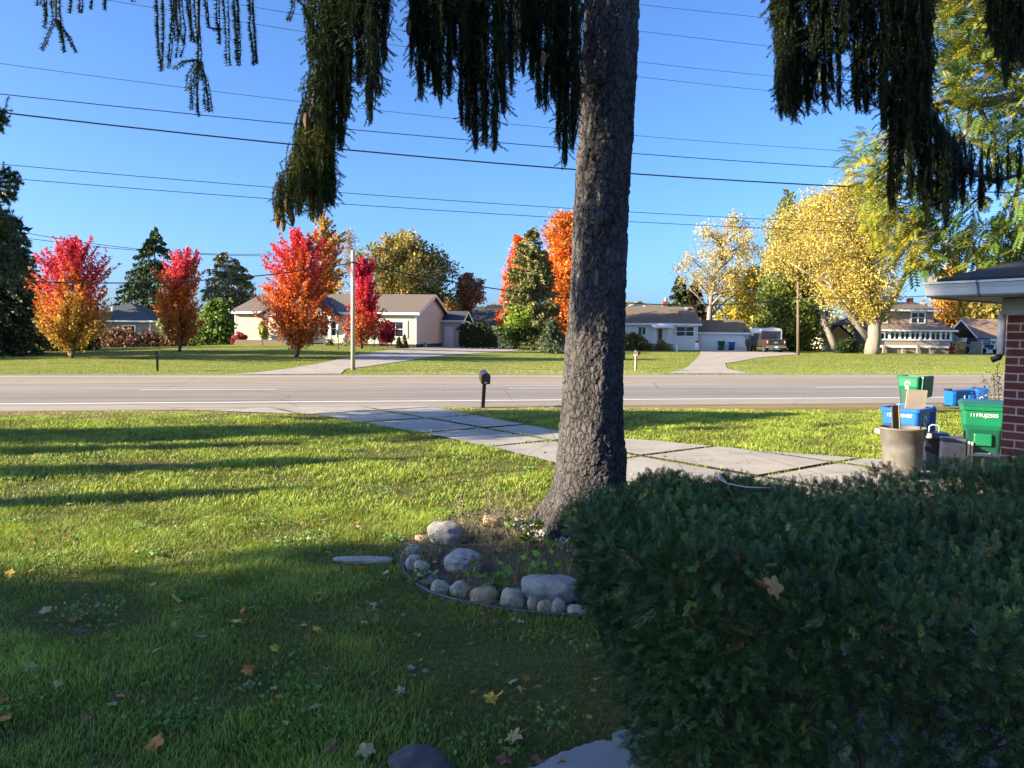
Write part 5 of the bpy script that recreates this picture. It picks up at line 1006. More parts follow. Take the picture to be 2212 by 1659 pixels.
for i,(x,y,h,r) in enumerate([(-62,38,16,5),(-70,47,17,4),(-58,29,9,2),(-50,52,12,3.0)]): shade('evergreen_tree','evergreen across the road beyond the left edge of the view',x,y,h,r,120+i)
# ---------------- yew hedge ----------------
rng=R_(130)
HP=[(.24,3.62),(.50,2.95),(1.25,2.42),(3.6,2.15),(5.3,3.2),(4.9,5.0),(3.3,4.95),(1.8,5.05),(.80,4.45)]
HP=HP[::1]; pn=[];po=[]; cxy=np.mean(HP,axis=0)
for i in range(len(HP)):
    a_=np.array(HP[i]);b_=np.array(HP[(i+1)%len(HP)]); e=b_-a_; nn=np.array([e[1],-e[0]])/np.linalg.norm(e)
    if np.dot(nn,a_-cxy)<0: nn=-nn
    pn.append(nn); po.append(np.dot(nn,a_))
pn=np.array(pn);po=np.array(po)
def hsd(Q):
    z=Q[:,2]; taper=.34*np.clip(1-z/1.15,0,1)**1.0
    pl=Q[:,:2]@pn.T-po[None]+taper[:,None]
    top=(z-(1.25+.05*np.sin(Q[:,0]*2.3+.5)+.035*np.sin(Q[:,1]*3.1+Q[:,0]*1.7)))[:,None]
    A=np.concatenate([pl,top],1); k=24; mxx=A.max(1,keepdims=True); E=np.exp(k*(A-mxx)); s=np.log(E.sum(1))/k+mxx[:,0]; W=E/E.sum(1,keepdims=True)
    N_=np.concatenate([np.einsum('ij,jk->ik',W[:,:-1],pn),W[:,-1:]],1); 
    s+=.03*np.sin(Q[:,0]*5.3+1)*np.sin(Q[:,1]*6.1)*np.sin(z*7+Q[:,0]*2)+.03*np.sin(Q[:,0]*13)*np.sin(z*15+1)
    return s,N_
Q=rng.uniform((-.1,1.9,.03),(5.4,5.3,1.4),(1500000,3)); s,N_=hsd(Q)
vis=(Q[:,0]<Q[:,1]*.75+.4)
keep=(s<.0)&(s>-.75)&vis&(rng.random(len(Q))<np.where(s>-.26,np.clip(1.0+s*3,.2,1),.09)); Q=Q[keep];N_=N_[keep];s=s[keep]
# a few thin gaps low in the front face
gapn=np.sin(Q[:,0]*4.1+Q[:,2]*2.2+.4)*np.sin(Q[:,2]*5.0-Q[:,0]*3+2)+np.sin(Q[:,0]*9+Q[:,2]*4)*.4; gap=(Q[:,2]<.95)&(Q[:,1]<3.1)&(gapn>1.22)&(Q[:,0]>.7); Q=Q[~gap];N_=N_[~gap];s=s[~gap]
n=min(len(Q),52000); sel=rng.choice(len(Q),n,replace=False); Q=Q[sel];N_=N_[sel];s=s[sel]; print('hedge sprigs',n)
tv=[];tf=[];tc=[]
tv+=[(0,.0012,0),(0,-.0012,0),(.075,-.0008,0),(.075,.0008,0)]; tf.append((0,1,2,3)); tc+=[.8]*4
for i in range(9):
    x=.008+.062*i/9
    for s_ in (-1,1):
        k=len(tv); L_=.026*(1-.35*i/9); w_=.0021; a_=math.radians(52+rng.normal()*8); up=.25+rng.normal()*.25
        d_=np.array([math.cos(a_),s_*math.sin(a_)*math.cos(up),math.sin(up)*math.sin(a_)]); q=np.array([x,0,0]); sd_=np.array([w_,-s_*w_*.4,0])
        tv+=[tuple(q),tuple(q+d_*L_*.5+sd_),tuple(q+d_*L_),tuple(q+d_*L_*.5-sd_)]; tf.append((k,k+1,k+2,k+3)); c_=rng.uniform(.75,1.25); tc+=[c_]*4
DD=N_*np.array([1,1,1])+rng.normal(size=(n,3))*.6; DD[:,2]+=.05
cl=.85+.3*np.sin(Q[:,0]*3+Q[:,2]*4)*np.sin(Q[:,1]*4)
cols=pick(rng,[(.052,.098,.030),(.068,.12,.034),(.085,.14,.036),(.042,.08,.027)],n)*cl[:,None]*1.15
nw=rng.random(n)<.035; cols[nw]=pick(rng,[(.18,.26,.05),(.22,.22,.06)],nw.sum()); dead=rng.random(n)<.009; cols[dead]=np.array([.22,.07,.03])
hg=thing('yew_hedge','large dark green clipped yew hedge filling the lower right','hedge',(2.5,3.6,0)); hb=np.array((2.5,3.6,0))
V,Fc,C=stamp(np.array(tv),np.array(tf),basis(DD,rng),Q-hb,rng.uniform(.6,1.05,n),cols,np.array(tc)); npmesh('foliage',V,Fc,NEEDLE,hg,C)
mb=MB()
for i in range(70):
    x=rng.uniform(.9,4.4); y=rng.uniform(2.7,4.3); b0=Vector((x,y,0))-Vector(hb); e=b0+Vector((rng.normal()*.35,rng.normal()*.35,rng.uniform(.8,1.15))); pts=limb(mb,b0,e,rng.uniform(.008,.02),.004,rng,.08,5,5)
    for _ in range(5):
        q=pts[int(rng.integers(1,5))]; limb(mb,q,q+Vector((rng.normal()*.3,rng.normal()*.3,rng.uniform(.05,.35))),.006,.002,rng,.1,4,3)
for i in range(0):
    k=int(rng.integers(0,n)); q=Vector(Q[k]-hb); limb(mb,q-Vector(N_[k])*.15,q+Vector(N_[k])*.05+Vector(rng.normal(size=3))*.05,.0014,.0006,rng,.1,4,3)
mb.build('inner_wood',M('yew_bark',(.10,.075,.06),.9,.3,20,.4,.003),hg,True)
# big brown leaf, dead twig on the hedge
LT=[]
def leafshape(lob=5,seed=0):
    r=R_(seed); pts=[]; k=lob*4
    for i in range(k):
        a_=2*math.pi*i/k; ph=(a_*lob/(2*math.pi))%1; rad=.5*(.60+.40*abs(math.cos(math.pi*ph))**1.6)
        if abs(a_-math.pi)<.3: rad*=.6
        pts.append((rad*math.cos(a_),rad*math.sin(a_),.10*r.normal()*rad+.25*rad*rad*math.sin(a_*2)))
    return pts
def leafmesh(seed,m,name='blade',par=None,sc=.08):
    pts=leafshape(5,seed); mb=MB(); mb.v=[(0,0,0)]+[(a_*sc,b_*sc,c_*sc) for a_,b_,c_ in pts]; k=len(pts); mb.f=[(0,i+1,(i+1)%k+1) for i in range(k)]
    n0=len(mb.v); mb.tube([(0,0,0),(-.3*sc,0,.02*sc),(-.85*sc,.08*sc,.12*sc)],.012*sc*1.2,4)
    return mb.build(name,m,par)
def leafm(name,c): 
    m,nt,N,L,b=_mat(name); v=coords(N,L); L.new(ramp(N,L,noi(N,L,v,60,4),[(.35,tuple(x*.6 for x in c)),(.65,c)]),b.inputs['Base Color']); b.inputs['Roughness'].default_value=.7; bump(N,L,b,noi(N,L,v,90),.3,.002); return m
FL={'golden yellow':leafm('leaf_yellow',(.80,.50,.05)),'orange':leafm('leaf_orange',(.65,.25,.04)),'pale tan':leafm('leaf_tan',(.50,.36,.18)),'brown':leafm('leaf_brown',(.22,.10,.05)),'cream white':leafm('leaf_cream',(.55,.38,.14))}
q=P(1672,1268,2.42); o=leafmesh(7,leafm('leaf_oak',(.42,.22,.07)),'oak_leaf',None,.085); o.location=q; o.rotation_euler=(1.0,.25,.35); tag(o,'large tan dead leaf caught on the front of the yew hedge','leaf')
q=P(1702,1138,3.0); o=leafmesh(8,FL['cream white'],'dead_leaf',None,.04); o.location=q; o.rotation_euler=(1.3,1.0,.3); tag(o,'small curled whitish leaf caught in the upper hedge','leaf')
mb=MB(); a_=[P(1543,1028,4.3),P(1570,1044,4.15),P(1610,1052,4.05),P(1665,1054,4.0)]; mb.tube(a_,[.006,.005,.004,.002],5); mb.tube([a_[1],P(1552,1022,4.25)],[.004,.002],5); tag(mb.build('dead_twig',M('bleached_wood',(.45,.42,.38),.8),None,True),'bleached bare twig lying on top of the hedge','twig')
# ---------------- garden bed with stones ----------------
bed=[(850,1205),(872,1245),(930,1287),(985,1304),(1060,1319),(1140,1330),(1255,1338),(1330,1330),(1370,1180),(1345,1095),(1160,1105),(1050,1100),(985,1115),(920,1148),(868,1178)]
BEDW=[tuple(G(a_,b_))[:2] for a_,b_ in bed]
o=MB().quad(*[(x,y,.012) for x,y in BEDW]).build('garden_bed',M('mulch',(.10,.07,.05),1,.5,25,1,.03,c2=(.22,.15,.10))); o['kind']='structure'
mb=MB(); ed=[G(a_,b_) for a_,b_ in [(866,1215),(872,1240),(890,1262),(930,1287),(985,1304),(1060,1319),(1140,1330),(1255,1338)]]
for s_ in range(len(ed)-1):
    a_,b_=ed[s_],ed[s_+1]; nn=Vector((-(b_-a_).y,(b_-a_).x,0)).normalized()*.006
    mb.quad(a_-nn,b_-nn,b_-nn+Vector((0,0,.032)),a_-nn+Vector((0,0,.032))).quad(a_+nn,b_+nn,b_+nn+Vector((0,0,.032)),a_+nn+Vector((0,0,.032))).quad(a_-nn+Vector((0,0,.032)),b_-nn+Vector((0,0,.032)),b_+nn+Vector((0,0,.032)),a_+nn+Vector((0,0,.032)))
    mb.tube([a_+Vector((0,0,.032)),b_+Vector((0,0,.032))],.011,8)
tag(mb.build('lawn_edging',M('edging_plastic',(.07,.075,.08),.5),None),'black plastic lawn edging strip curving along the stone bed','edging')
def rockm(name,c,c2,sc=14):
    m,nt,N,L,b=_mat(name); v=coords(N,L); 
    L.new(mx(N,L,ramp(N,L,noi(N,L,v,sc,9,.7),[(.3,tuple(x*.6 for x in c)),(.55,c),(.75,c2)]),ramp(N,L,noi(N,L,v,120,3,.8),[(.35,(.75,.75,.75)),(.65,(1.15,1.15,1.15))]),1,'MULTIPLY'),b.inputs['Base Color']); b.inputs['Roughness'].default_value=.85; bump(N,L,b,noi(N,L,v,40,8,.7),.6,.012); return m
RG=rockm('granite_grey',(.38,.355,.32),(.60,.56,.50)); RT=rockm('fieldstone_tan',(.50,.36,.22),(.66,.51,.36)); RL=rockm('fieldstone_pale',(.46,.40,.31),(.66,.59,.48)); RD=rockm('rock_dark',(.10,.085,.09),(.2,.18,.18))
import bmesh
def rock(name,label,x0,x1,y0,y1,m,seed,group='stones edging the garden bed',cat='rock',z0=0,sharp=.22,sub=4,depthf=.85):
    g_=G((x0+x1)/2,y1,z0); d=g_.y; w_=(x1-x0)*d/F/2; fw=w_*depthf
    c=G((x0+x1)/2,y1,z0)+Vector((0,fw*.8,0)); d2=c.y; zt_=P((x0+x1)/2,y0,d2).z-z0; w_=(x1-x0)*d2/F/2
    bm=bmesh.new(); bmesh.ops.create_icosphere(bm,subdivisions=sub,radius=1); of=Vector((seed*3.7,seed*1.3,seed*7.1))
    for v in bm.verts:
        p=v.co.copy(); k=1+sharp*noise.noise(p*1.1+of)+sharp*.45*noise.noise(p*2.6+of)+.045*noise.noise(p*6+of)+.02*noise.noise(p*14+of)-.05*max(0,noise.noise(p*3.3+of*2))
        f=(abs(p.x)**3+abs(p.y)**3+abs(p.z)**3)**(1/3); k*=1/(f*.5+.5)
        v.co=Vector((p.x*k*w_,p.y*k*fw,p.z*k*zt_*.62+zt_*.38))
    me=bpy.data.meshes.new(name); bm.to_mesh(me); bm.free()
    for p in me.polygons: p.use_smooth=True
    me.materials.append(m); o=bpy.data.objects.new(name,me); COL.link(o); o.location=c; tag(o,label,cat,group); return o
RK=[(924,997,1126,1178,RG,'large smooth grey boulder at the back left of the stone bed'),(874,908,1176,1202,RL,'small brownish grey stone just behind the leftmost stone of the edge'),(875,911,1199,1234,RG,'blue grey rounded stone at the left tip of the bed'),(891,929,1211,1242,RL,'flat topped grey brown stone tucked behind the left tip stones'),(895,944,1234,1267,RG,'pale two toned stone fourth along the edging from the left'),(927,971,1255,1286,RL,'low beige grey stone on the edging before the square cream one'),(970,1013,1257,1291,RL,'greenish cream angular stone on the edging'),(1013,1074,1269,1308,RT,'wide golden tan block stone in the middle of the edge'),(1080,1134,1271,1317,RL,'largest round cream stone on the front edge'),(1139,1161,1289,1321,RL,'small narrow pale stone between two round cream stones'),(1160,1192,1295,1327,RT,'pointed cream stone with a rusty side'),(1190,1222,1294,1330,RL,'upright pale stone leaning on the big flat boulder'),(1226,1268,1306,1335,RL,'half hidden pale stone next to the hedge'),(957,1039,1189,1240,RG,'medium grey speckled boulder in the middle of the bed'),(1042,1081,1113,1138,RT,'dusty tan rock at the back of the bed among stems'),(895,922,1156,1170,RT,'little tan stone beside the large grey boulder')]
for i,(a_,b_,c_,d_,m_,lb) in enumerate(RK): rock('field_stone',lb,a_,b_,c_,d_,m_,i+1)
rock('boulder','big broad lichen grey boulder by the hedge in the stone bed',1122,1252,1242,1308,RG,31,sharp=.25,depthf=.6)
rock('dark_rock','dark knobbly rock at the bottom edge in front of the stepping slab',838,972,1624,1700,RD,33,None,sharp=.3)
o=rock('flat_stone','thin flat stone sunk in the grass left of the bed',718,850,1203,1219,RG,35,None,sharp=.2,depthf=.3)
rng=R_(140); PEB=[rockm('pebble_white',(.5,.49,.47),(.7,.69,.66),30),rockm('pebble_grey',(.3,.3,.3),(.45,.45,.45),30),rockm('pebble_tan',(.42,.35,.28),(.6,.52,.42),30)]
first={}
for i in range(130):
    f=rng.random(); px=1105+f*125+rng.normal()*8; py=1132+f*42+rng.normal()*10
    if px<1160 and py>1160: continue
    g_=G(px,py); k=int(rng.integers(0,3)) if rng.random()<.6 else 0
    if k not in first:
        o=rock('pebble','',px-4,px+4,py-6,py+1,PEB[k],60+k,None,sharp=.2,sub=2); first[k]=o; s_=.022; 
        bb=max(v.co.length for v in o.data.vertices); o.data.transform(Matrix.Scale(.03/bb,4))
    else: o=first[k].copy(); COL.link(o)
    o.location=(g_.x,g_.y,.012+rng.uniform(0,.02)); o.rotation_euler=tuple(rng.uniform(0,3,3)); s_=rng.uniform(.75,1.35); o.scale=(s_,s_*.9,s_*.75)
    tag(o,'smooth %s river pebble in the heap at the foot of the big trunk'%['white','grey','tan'][k],'pebble','river pebbles around the trunk base')
# plants in the bed
def stems(name,label,spots,cat,pal_st,pal_lf,seed,h=.35,nst=10,leaf=.06,nl=10,group=None,dry=False,lw=1.0,spread=.15):
    r=R_(seed); 
    for si,(px,py,hh) in enumerate(spots):
        g_=G(px,py); t=thing(name,label[si] if isinstance(label,list) else label,cat,g_,0,group); sc_=hh/h; mb=MB(); ps=[];ds=[]
        for k in range(nst):
            e=Vector((r.normal()*spread*hh/.35,r.normal()*spread*hh/.35,hh*r.uniform(.5,1.1))); pts=limb(mb,(r.normal()*.02,r.normal()*.02,0),e,.0028,.001,r,.12,4,5)
            for _ in range(nl):
                f=r.uniform(.15,1); i_=min(4,int(f*5)); p=pts[i_].lerp(pts[i_+1],f*5-i_); ps.append(tuple(p)); ds.append((r.normal(),r.normal(),r.uniform(-.5,.6)))
        mb.build('stems',pal_st,t)
        ps=np.array(ps);ds=np.array(ds); ds/=np.linalg.norm(ds,axis=1,keepdims=True); sz=r.uniform(.6,1.3,len(ps))*leaf
        V,Fc,C=stamp(LV*np.array([1,lw,1]),LF,basis(ds,r),ps+ds*sz[:,None]*.5,sz,pick(r,pal_lf,len(ps))); npmesh('leaves',V,Fc,LEAF,t,C)
STRAW=M('straw_stem',(.32,.25,.16),.9,.3,20,0); GST=M('green_stem',(.10,.14,.05),.7,.3,20,0)
stems('dry_perennial',['dry brown stems left of the middle boulder','tall seed headed stems behind the middle boulder','straw coloured stems in the centre of the bed','wiry dry stems near the pebbles','faded stems at the back beside the tan rock','dry tangle between boulder and hosta','brown stems rising behind the large grey boulder'],[(940,1215,.28),(1000,1170,.42),(1060,1200,.48),(1110,1175,.40),(1050,1140,.55),(1010,1245,.2),(1090,1140,.5)],'plant',STRAW,[(.22,.17,.09),(.16,.13,.06),(.12,.13,.04)],150,nst=16,leaf=.035,nl=7,lw=.6)
stems('leafy_plant',['broad leaved green hosta in front of the bed centre','green young shoots above the big flat boulder','leafy green sprout left of the tan front stone','green weeds around the pebbles','bright leafy shoot growing up by the trunk and hedge'],[(1078,1285,.30),(1165,1290,.36),(912,1262,.12),(1140,1180,.28),(1265,1185,.45)],'plant',GST,[(.12,.22,.03),(.17,.27,.04),(.24,.30,.05)],151,nst=9,leaf=.085,nl=6)
stems('twiggy_shrub','thin leafy twigs rising behind the green cart beside the brick corner',[(2150,1120,1.0)],'shrub',TWIG,[(.10,.11,.03),(.16,.14,.04),(.06,.07,.02)],152,nst=2,leaf=.02,nl=2)
sh_=[o for o in bpy.data.objects if o.name.startswith('twiggy_shrub')][0]; b0=Vector((xw(2155,13.0),13.0,0)); sh_.location=b0; 
for c_ in list(sh_.children): bpy.data.objects.remove(c_)
mb=MB(); r=R_(153); ps=[]
for tx,ty in [(2106,828),(2124,803),(2138,812),(2150,792),(2160,762),(2134,850),(2165,800),(2122,858),(2150,840),(2112,870)]:
    e=P(tx,ty,13+r.normal()*.2)-b0; pts=limb(mb,(r.normal()*.05,r.normal()*.05,.2),e,.012,.003,r,.06,5,10)
    for i_ in range(4,10):
        for _ in range(7): ps.append(tuple(pts[i_].lerp(pts[i_+1],r.random())+Vector(r.normal(size=3))*.035))
mb.build('stems',TWIG,sh_); ps=np.array(ps); V,Fc,C=cards(ps,r.uniform(.03,.06,len(ps)),pick(r,[(.10,.11,.03),(.20,.18,.05),(.06,.07,.02)],len(ps)),r); npmesh('leaves',V,Fc,LEAF,sh_,C)
# stepping slabs at the bottom
SL=concrete('slab_concrete',(.36,.36,.36))
def slab(label,pts,seed,th=.045):
    r=R_(seed); w_=[G(a_,b_,th) for a_,b_ in pts]; P2=[]
    for i in range(len(w_)):
        a_,b_=w_[i],w_[(i+1)%len(w_)]
        for k in range(6): q=a_.lerp(b_,k/6); P2.append((q.x+r.normal()*.006,q.y+r.normal()*.006))
    c=np.mean(P2,axis=0); o=MB().prism([(x-c[0],y-c[1]) for x,y in P2],-.03,th,2).build('stepping_slab',SL,None,bevel=.008); o.location=(c[0],c[1],0); tag(o,label,'paving slab','stepping slabs by the hedge')
slab('big round edged concrete slab at the bottom edge left of the hedge',[(1140,1662),(1185,1640),(1235,1618),(1290,1600),(1320,1600),(1355,1620),(1400,1655),(1440,1700),(1400,1800),(1100,1800),(1080,1700)],160)
slab('smaller broken slab corner half under the hedge',[(1318,1588),(1350,1576),(1420,1570),(1520,1620),(1470,1690),(1410,1650),(1370,1618)],161)
# ---------------- fallen leaves ----------------
rng=R_(170)
NAMED=[(335,1604,'orange',.10),(1060,1508,'golden yellow',.085),(1076,1500,'golden yellow',.075),(383,1293,'golden yellow',.10),(376,1320,'pale tan',.085),(180,1328,'golden yellow',.075),(124,1477,'cream white',.07),(357,1200,'orange',.08),(684,1358,'golden yellow',.065),(664,1375,'orange',.07),(511,1341,'golden yellow',.09),(380,1350,'golden yellow',.07),(534,1446,'orange',.07),(262,1502,'orange',.06),(65,1440,'cream white',.08),(1126,1487,'orange',.07),(788,1345,'cream white',.07),(865,1490,'pale tan',.06),(1165,1640,'brown',.08),(1290,1465,'pale tan',.06),(20,1238,'golden yellow',.09),(60,1235,'golden yellow',.09),(170,1362,'brown',.09),(98,1318,'pale tan',.09),(410,1193,'pale tan',.07),(750,1172,'cream white',.07),(824,1248,'pale tan',.09),(595,1400,'golden yellow',.07),(400,1275,'pale tan',.06),(620,1560,'cream white',.05),(1108,1590,'pale tan',.1),(1090,1640,'brown',.08),(790,1620,'pale tan',.1),(10,1550,'orange',.07),(1018,1290+100,'pale tan',.05),(715,1615,'brown',.08),(655,1350,'pale tan',.06),(186,1552,'brown',.06),(1210,1640,'orange',.07),(1120,1490,'brown',.05)]
lm=[leafmesh(i,FL['golden yellow'],'tmp',None,1.0).data for i in range(6)]
for o in [o for o in bpy.data.objects if o.name.startswith('tmp')]: bpy.data.objects.remove(o)
cache={}
def place_leaf(px,py,c,s_,lab,gxyz=None):
    i=int(rng.integers(0,6)); key=(c,i)
    if key not in cache: me=lm[i].copy(); me.name='leaf'; me.materials.clear(); me.materials.append(FL[c]); cache[key]=me
    o=bpy.data.objects.new('fallen_leaf',cache[key]); COL.link(o); g_=gxyz or G(px,py,.045); o.location=g_; o.rotation_euler=(rng.normal()*.35,rng.normal()*.35,rng.uniform(0,6.28)); o.scale=(s_,)*3; tag(o,lab,'leaf','fallen leaves scattered on the near lawn')
for px,py,c,s_ in NAMED:
    side='near the bottom edge' if py>1450 else ('in the middle of the shaded lawn' if py>1250 else 'close to the sunlit grass')
    hz='at the far left' if px<200 else ('left of centre' if px<560 else ('left of the stone bed' if px<900 else 'just below the stone bed'))
    place_leaf(px,py,c,s_*1.1,f'{c} fallen leaf {hz} {side}')
# loose litter, too many to count
n=900; LX=[];m_=0; P0=[];
while len(P0)<n:
    y=rng.uniform(4,20); x=rng.uniform(-.75*y,.35*y); 
    if rng.random()<.5 and y>13: continue
    P0.append((x,y,.03+rng.uniform(0,.03)))
P0=np.array(P0); pts=np.array([(0,0,0)]+leafshape(5,3)); kk_=len(pts)-1; tfn=np.array([(0,i+1,(i+1)%kk_+1) for i in range(kk_)])
B=np.zeros((n,3,3)); a_=rng.uniform(0,6.28,n); B[:,0,0]=np.cos(a_);B[:,1,0]=np.sin(a_);B[:,0,1]=-np.sin(a_);B[:,1,1]=np.cos(a_);B[:,2,2]=1; B+=rng.normal(size=B.shape)*.22
V,Fc,C=stamp(pts,tfn,B,P0,rng.uniform(.03,.065,n),pick(rng,[(.5,.3,.06),(.45,.36,.22),(.3,.16,.07),(.55,.2,.05),(.5,.42,.3)],n)); tag(npmesh('leaf_litter',V,Fc,LEAF,None,C),'small scattered autumn leaves and bits across the lawn','leaves',kind='stuff')
o=MB().tube([(0,0,0),(.05,.01,.01),(.12,.0,.005)],[.012,.022,.01],8).build('fallen_cone',CONE,None,True); o.location=G(1462,1018,.05); tag(o,'single spruce cone lying on the driveway slabs right of the trunk','cone')
# ---------------- grass blades ----------------
def inpoly(X,Y,poly):
    ins=np.zeros(len(X),bool); n=len(poly)
    for i in range(n):
        x1,y1=poly[i][:2];x2,y2=poly[(i+1)%n][:2]
        c=((y1>Y)!=(y2>Y))&(X<(x2-x1)*(Y-y1)/(y2-y1+1e-12)+x1); ins^=c
    return ins
DR=np.array(DRV); dc=DR.mean(0)
SLABP=[tuple(G(a_,b_))[:2] for a_,b_ in [(1130,1665),(1185,1632),(1290,1594),(1360,1568),(1440,1565),(1560,1700),(1400,1850),(1000,1850)]]
def jt(x,y,r):
    dx_=x+4.9;dy_=y-19.3; u=dx_*.615-dy_*.788; w_=dx_*.788+dy_*.615
    a=np.abs((u+.2+1.175)%2.35-1.175); b=np.abs((w_+.3+1.1)%2.2-1.1); nz=.5+.5*np.sin(x*3.1+y*1.7)*np.sin(x*1.3-y*2.9)
    return (np.minimum(a,b)<.06+.05*nz)&(r.random(len(x))<.15+.75*nz**2)
def blades(name,label,N0,ya,yb,hmin,hmax,w_,seed,pal):
    r=R_(seed); u=r.random(N0); y=np.sqrt(ya**2+u*(yb**2-ya**2)); x=y*r.uniform(-.80,.72,N0)
    v=y*CT-x*ST; ok=(v<21.45+.25*np.sin(x*3)); ok&=~inpoly(x,y,DRV)|jt(x,y,r); ok&=~(inpoly(x,y,BEDW)&(r.random(N0)<.93)); ok&=~inpoly(x,y,SLABP); ok&=~(inpoly(x,y,[(.6,3.3),(.9,2.5),(5.5,2.2),(5.2,5.2),(1.6,4.9)])); ok&=~(inpoly(x,y,[(1.35,3.2),(6.5,3.2),(6.5,7.0),(2.3,5.2)]))
    ok&=~((np.hypot(x-base.x,y-TY)<.5))
    # thin and worn patches
    pt=np.sin(x*1.7+y*.6+1)*np.sin(y*1.9-x*.8)+.6*np.sin(x*4.3+2)*np.sin(y*3.7+x)+.4*np.sin(x*9.1+y*2)*np.sin(y*8.3)
    rp_=R_(777); 
    for _ in range(150):
        cy_=rp_.uniform(3.5,21); cx2=cy_*rp_.uniform(-.75,.5); rr_=rp_.uniform(.12,.55); am=rp_.choice([-1.6,-1.2,.9]); pt=pt+am*np.exp(-(((x-cx2)/rr_)**2+((y-cy_)/(rr_*.8))**2))
    pt=pt-1.3*np.exp(-(((x-.35)/.8)**2+((y-4.3)/.6)**2))-1.0*np.exp(-(((x+.1)/.7)**2+((y-5.3)/.35)**2))
    pt=np.maximum(pt,-1.5)
    ok&=r.random(N0)<np.clip(.85+pt*.33,.35,1)
    x=x[ok];y=y[ok];pt=pt[ok];v=v[ok];n=len(x)
    h=r.uniform(hmin,hmax,n)*(1+.28*pt)*np.clip(1.15-(v-18.5)*.25,.35,1); an=r.uniform(0,6.28,n); ln=h*r.uniform(.2,1.1,n); an=an*.8+1.5*np.sin(x*5.3+y*2.1)+1.2*np.sin(y*6.1-x*3); dx=np.cos(an);dy=np.sin(an); pw=w_*r.uniform(.7,1.3,n)*(1+.035*y)
    b1=np.stack([x-dy*pw,y+dx*pw,np.zeros(n)],1);b2=np.stack([x+dy*pw,y-dx*pw,np.zeros(n)],1); mA=np.stack([x+dx*ln*.35-dy*pw*.8,y+dy*ln*.35+dx*pw*.8,h*.62],1); mB=np.stack([x+dx*ln*.35+dy*pw*.8,y+dy*ln*.35-dx*pw*.8,h*.62],1); tpp=np.stack([x+dx*ln,y+dy*ln,h*.92],1)
    V=np.stack([b1,b2,mB,mA,tpp],1).reshape(-1,3); k=(np.arange(n)*5)[:,None]; Fa=np.concatenate([k+np.array([[0,1,2]]),k+np.array([[0,2,3]]),k+np.array([[3,2,4]])],0)
    c=pick(r,pal,n)*(1+.22*pt)[:,None]; dr=r.random(n)<np.clip(.12-pt*.16+(v-19.3)*.25,.03,.85); c[dr]=pick(r,[(.42,.34,.16),(.34,.27,.13),(.48,.40,.22)],dr.sum())
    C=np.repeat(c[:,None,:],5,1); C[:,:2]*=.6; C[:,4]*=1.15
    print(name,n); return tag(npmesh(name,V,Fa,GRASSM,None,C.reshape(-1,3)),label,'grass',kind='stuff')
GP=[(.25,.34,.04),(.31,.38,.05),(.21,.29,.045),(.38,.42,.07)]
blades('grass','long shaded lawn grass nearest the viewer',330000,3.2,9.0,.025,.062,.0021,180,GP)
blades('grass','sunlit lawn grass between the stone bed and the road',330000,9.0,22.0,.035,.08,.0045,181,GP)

# dry grass and weeds filling the stone bed
r=R_(190); n=14000; X=r.uniform(-1.4,1.2,n); Y=r.uniform(5.3,9.6,n); k=inpoly(X,Y,BEDW)&(r.random(n)<np.clip(.55+.5*np.sin(X*5+Y*3)*np.sin(Y*4-X*2),.15,1)); X=X[k];Y=Y[k];n=len(X)
h=r.uniform(.03,.16,n)*(.7+.5*np.sin(X*4)*np.sin(Y*3)); an=r.uniform(0,6.28,n); ln=h*r.uniform(.3,1.6,n); dx=np.cos(an);dy=np.sin(an); pw=r.uniform(.0015,.004,n)
b1=np.stack([X-dy*pw,Y+dx*pw,np.zeros(n)+.01],1);b2=np.stack([X+dy*pw,Y-dx*pw,np.zeros(n)+.01],1);m1=np.stack([X+dx*ln*.4+dy*pw,Y+dy*ln*.4-dx*pw,h*.8],1);m2=np.stack([X+dx*ln*.4-dy*pw,Y+dy*ln*.4+dx*pw,h*.8],1);t1=np.stack([X+dx*ln,Y+dy*ln,h*.85],1)
V=np.stack([b1,b2,m1,m2,t1],1).reshape(-1,3); kk_=(np.arange(n)*5)[:,None]; Fa=np.concatenate([kk_+np.array([[0,1,2]]),kk_+np.array([[0,2,3]]),kk_+np.array([[3,2,4]])],0)
c=pick(r,[(.42,.33,.18),(.34,.26,.14),(.28,.20,.11),(.22,.28,.07),(.16,.22,.05)],n); tag(npmesh('bed_weeds',V,Fa,GRASSM,None,np.repeat(c,5,0)),'tangle of dry grass and weeds filling the stone bed','weeds',kind='stuff')

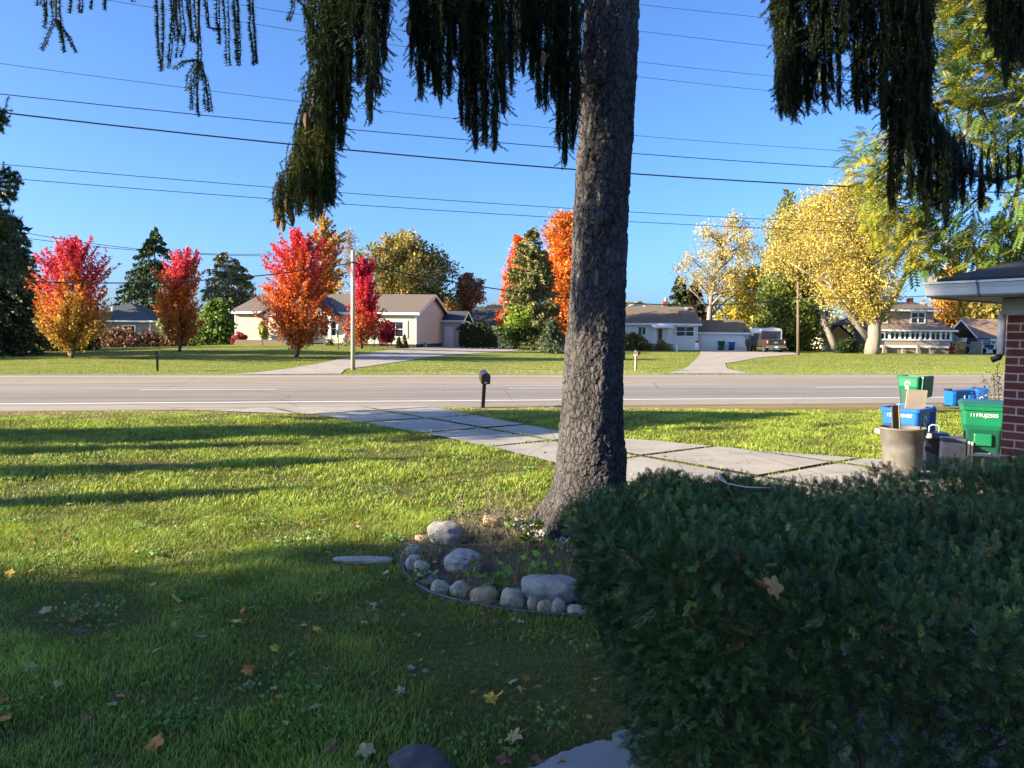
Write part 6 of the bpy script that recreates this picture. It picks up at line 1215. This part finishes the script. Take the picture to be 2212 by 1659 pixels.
r=R_(195); cc_=[];
for _ in range(70):
    y=r.uniform(3.8,14); x=y*r.uniform(-.72,.1); 
    if inpoly(np.array([x]),np.array([y]),BEDW)[0] or inpoly(np.array([x]),np.array([y]),DRV)[0]: continue
    k=int(r.integers(40,150)); rad=r.uniform(.08,.35); a_=r.uniform(0,6.28,k); q=np.sqrt(r.random(k))*rad; cc_.append(np.stack([x+q*np.cos(a_),y+q*np.sin(a_),r.uniform(.02,.06,k)],1))
cc_=np.concatenate(cc_); n=len(cc_); DD=np.stack([r.normal(size=n),r.normal(size=n),r.normal(size=n)*.35],1); RL_=np.tile(np.array([[0,0,1.0]]),(n,1))+r.normal(size=(n,3))*.3
V,Fc,C=stamp(LV*np.array([1,1.3,1]),LF,basis(DD,r,np.cross(DD,RL_)),cc_,r.uniform(.012,.035,n),pick(r,[(.16,.30,.07),(.20,.34,.06),(.12,.24,.06),(.26,.36,.10)],n)); tag(npmesh('clover',V,Fc,GRASSM,None,C),'clover and broad leaved weeds in patches through the near lawn','weeds',kind='stuff')
# coarse tufts on the lawns across the road
r=R_(196); n=420000; y=r.uniform(36,76,n); x=y*r.uniform(-.70,.70,n); v=y*CT-x*ST; ok=(v>39.1)&(v<70)&(r.random(n)<np.clip((75-v)/40,.15,1))
for pl in RIB: ok&=~inpoly(x,y,pl)
pt=np.sin(x*.5+y*.9)*np.sin(y*1.3-x*.2)+.6*np.sin(x*1.3)*np.sin(y*2.9+x*.4); ok&=r.random(n)<np.clip(.7+.3*pt,.15,1); x=x[ok];y=y[ok];v=v[ok];pt=pt[ok];n=len(x)
t_=np.clip((v-41)/26,0,1); z=t_*t_*(3-2*t_)*(.5+.42*np.exp(-((x+20)/13)**2)); a_=r.uniform(0,6.28,n); w_=r.uniform(.008,.018,n); h=r.uniform(.025,.05,n)
A=np.stack([x-np.cos(a_)*w_,y-np.sin(a_)*w_,z],1);B_=np.stack([x+np.cos(a_)*w_,y+np.sin(a_)*w_,z],1);T_=np.stack([x+r.normal(size=n)*.03,y+r.normal(size=n)*.03,z+h],1)
c=pick(r,[(.27,.34,.06),(.31,.36,.07),(.24,.31,.05),(.34,.35,.10)],n); dry=(r.random(n)<np.clip(.18-.25*pt+np.where((x>-6)&(x<8)&(v<50),.35,0),0,.8)); c[dry]=pick(r,[(.48,.40,.20),(.52,.44,.24)],dry.sum())
tag(npmesh('far_grass',np.stack([A,B_,T_],1).reshape(-1,3),np.arange(n*3).reshape(-1,3),GRASSM,None,np.repeat(c,3,0)),'mown lawn grass on the far side of the road','grass',kind='stuff'); print('far grass',n)
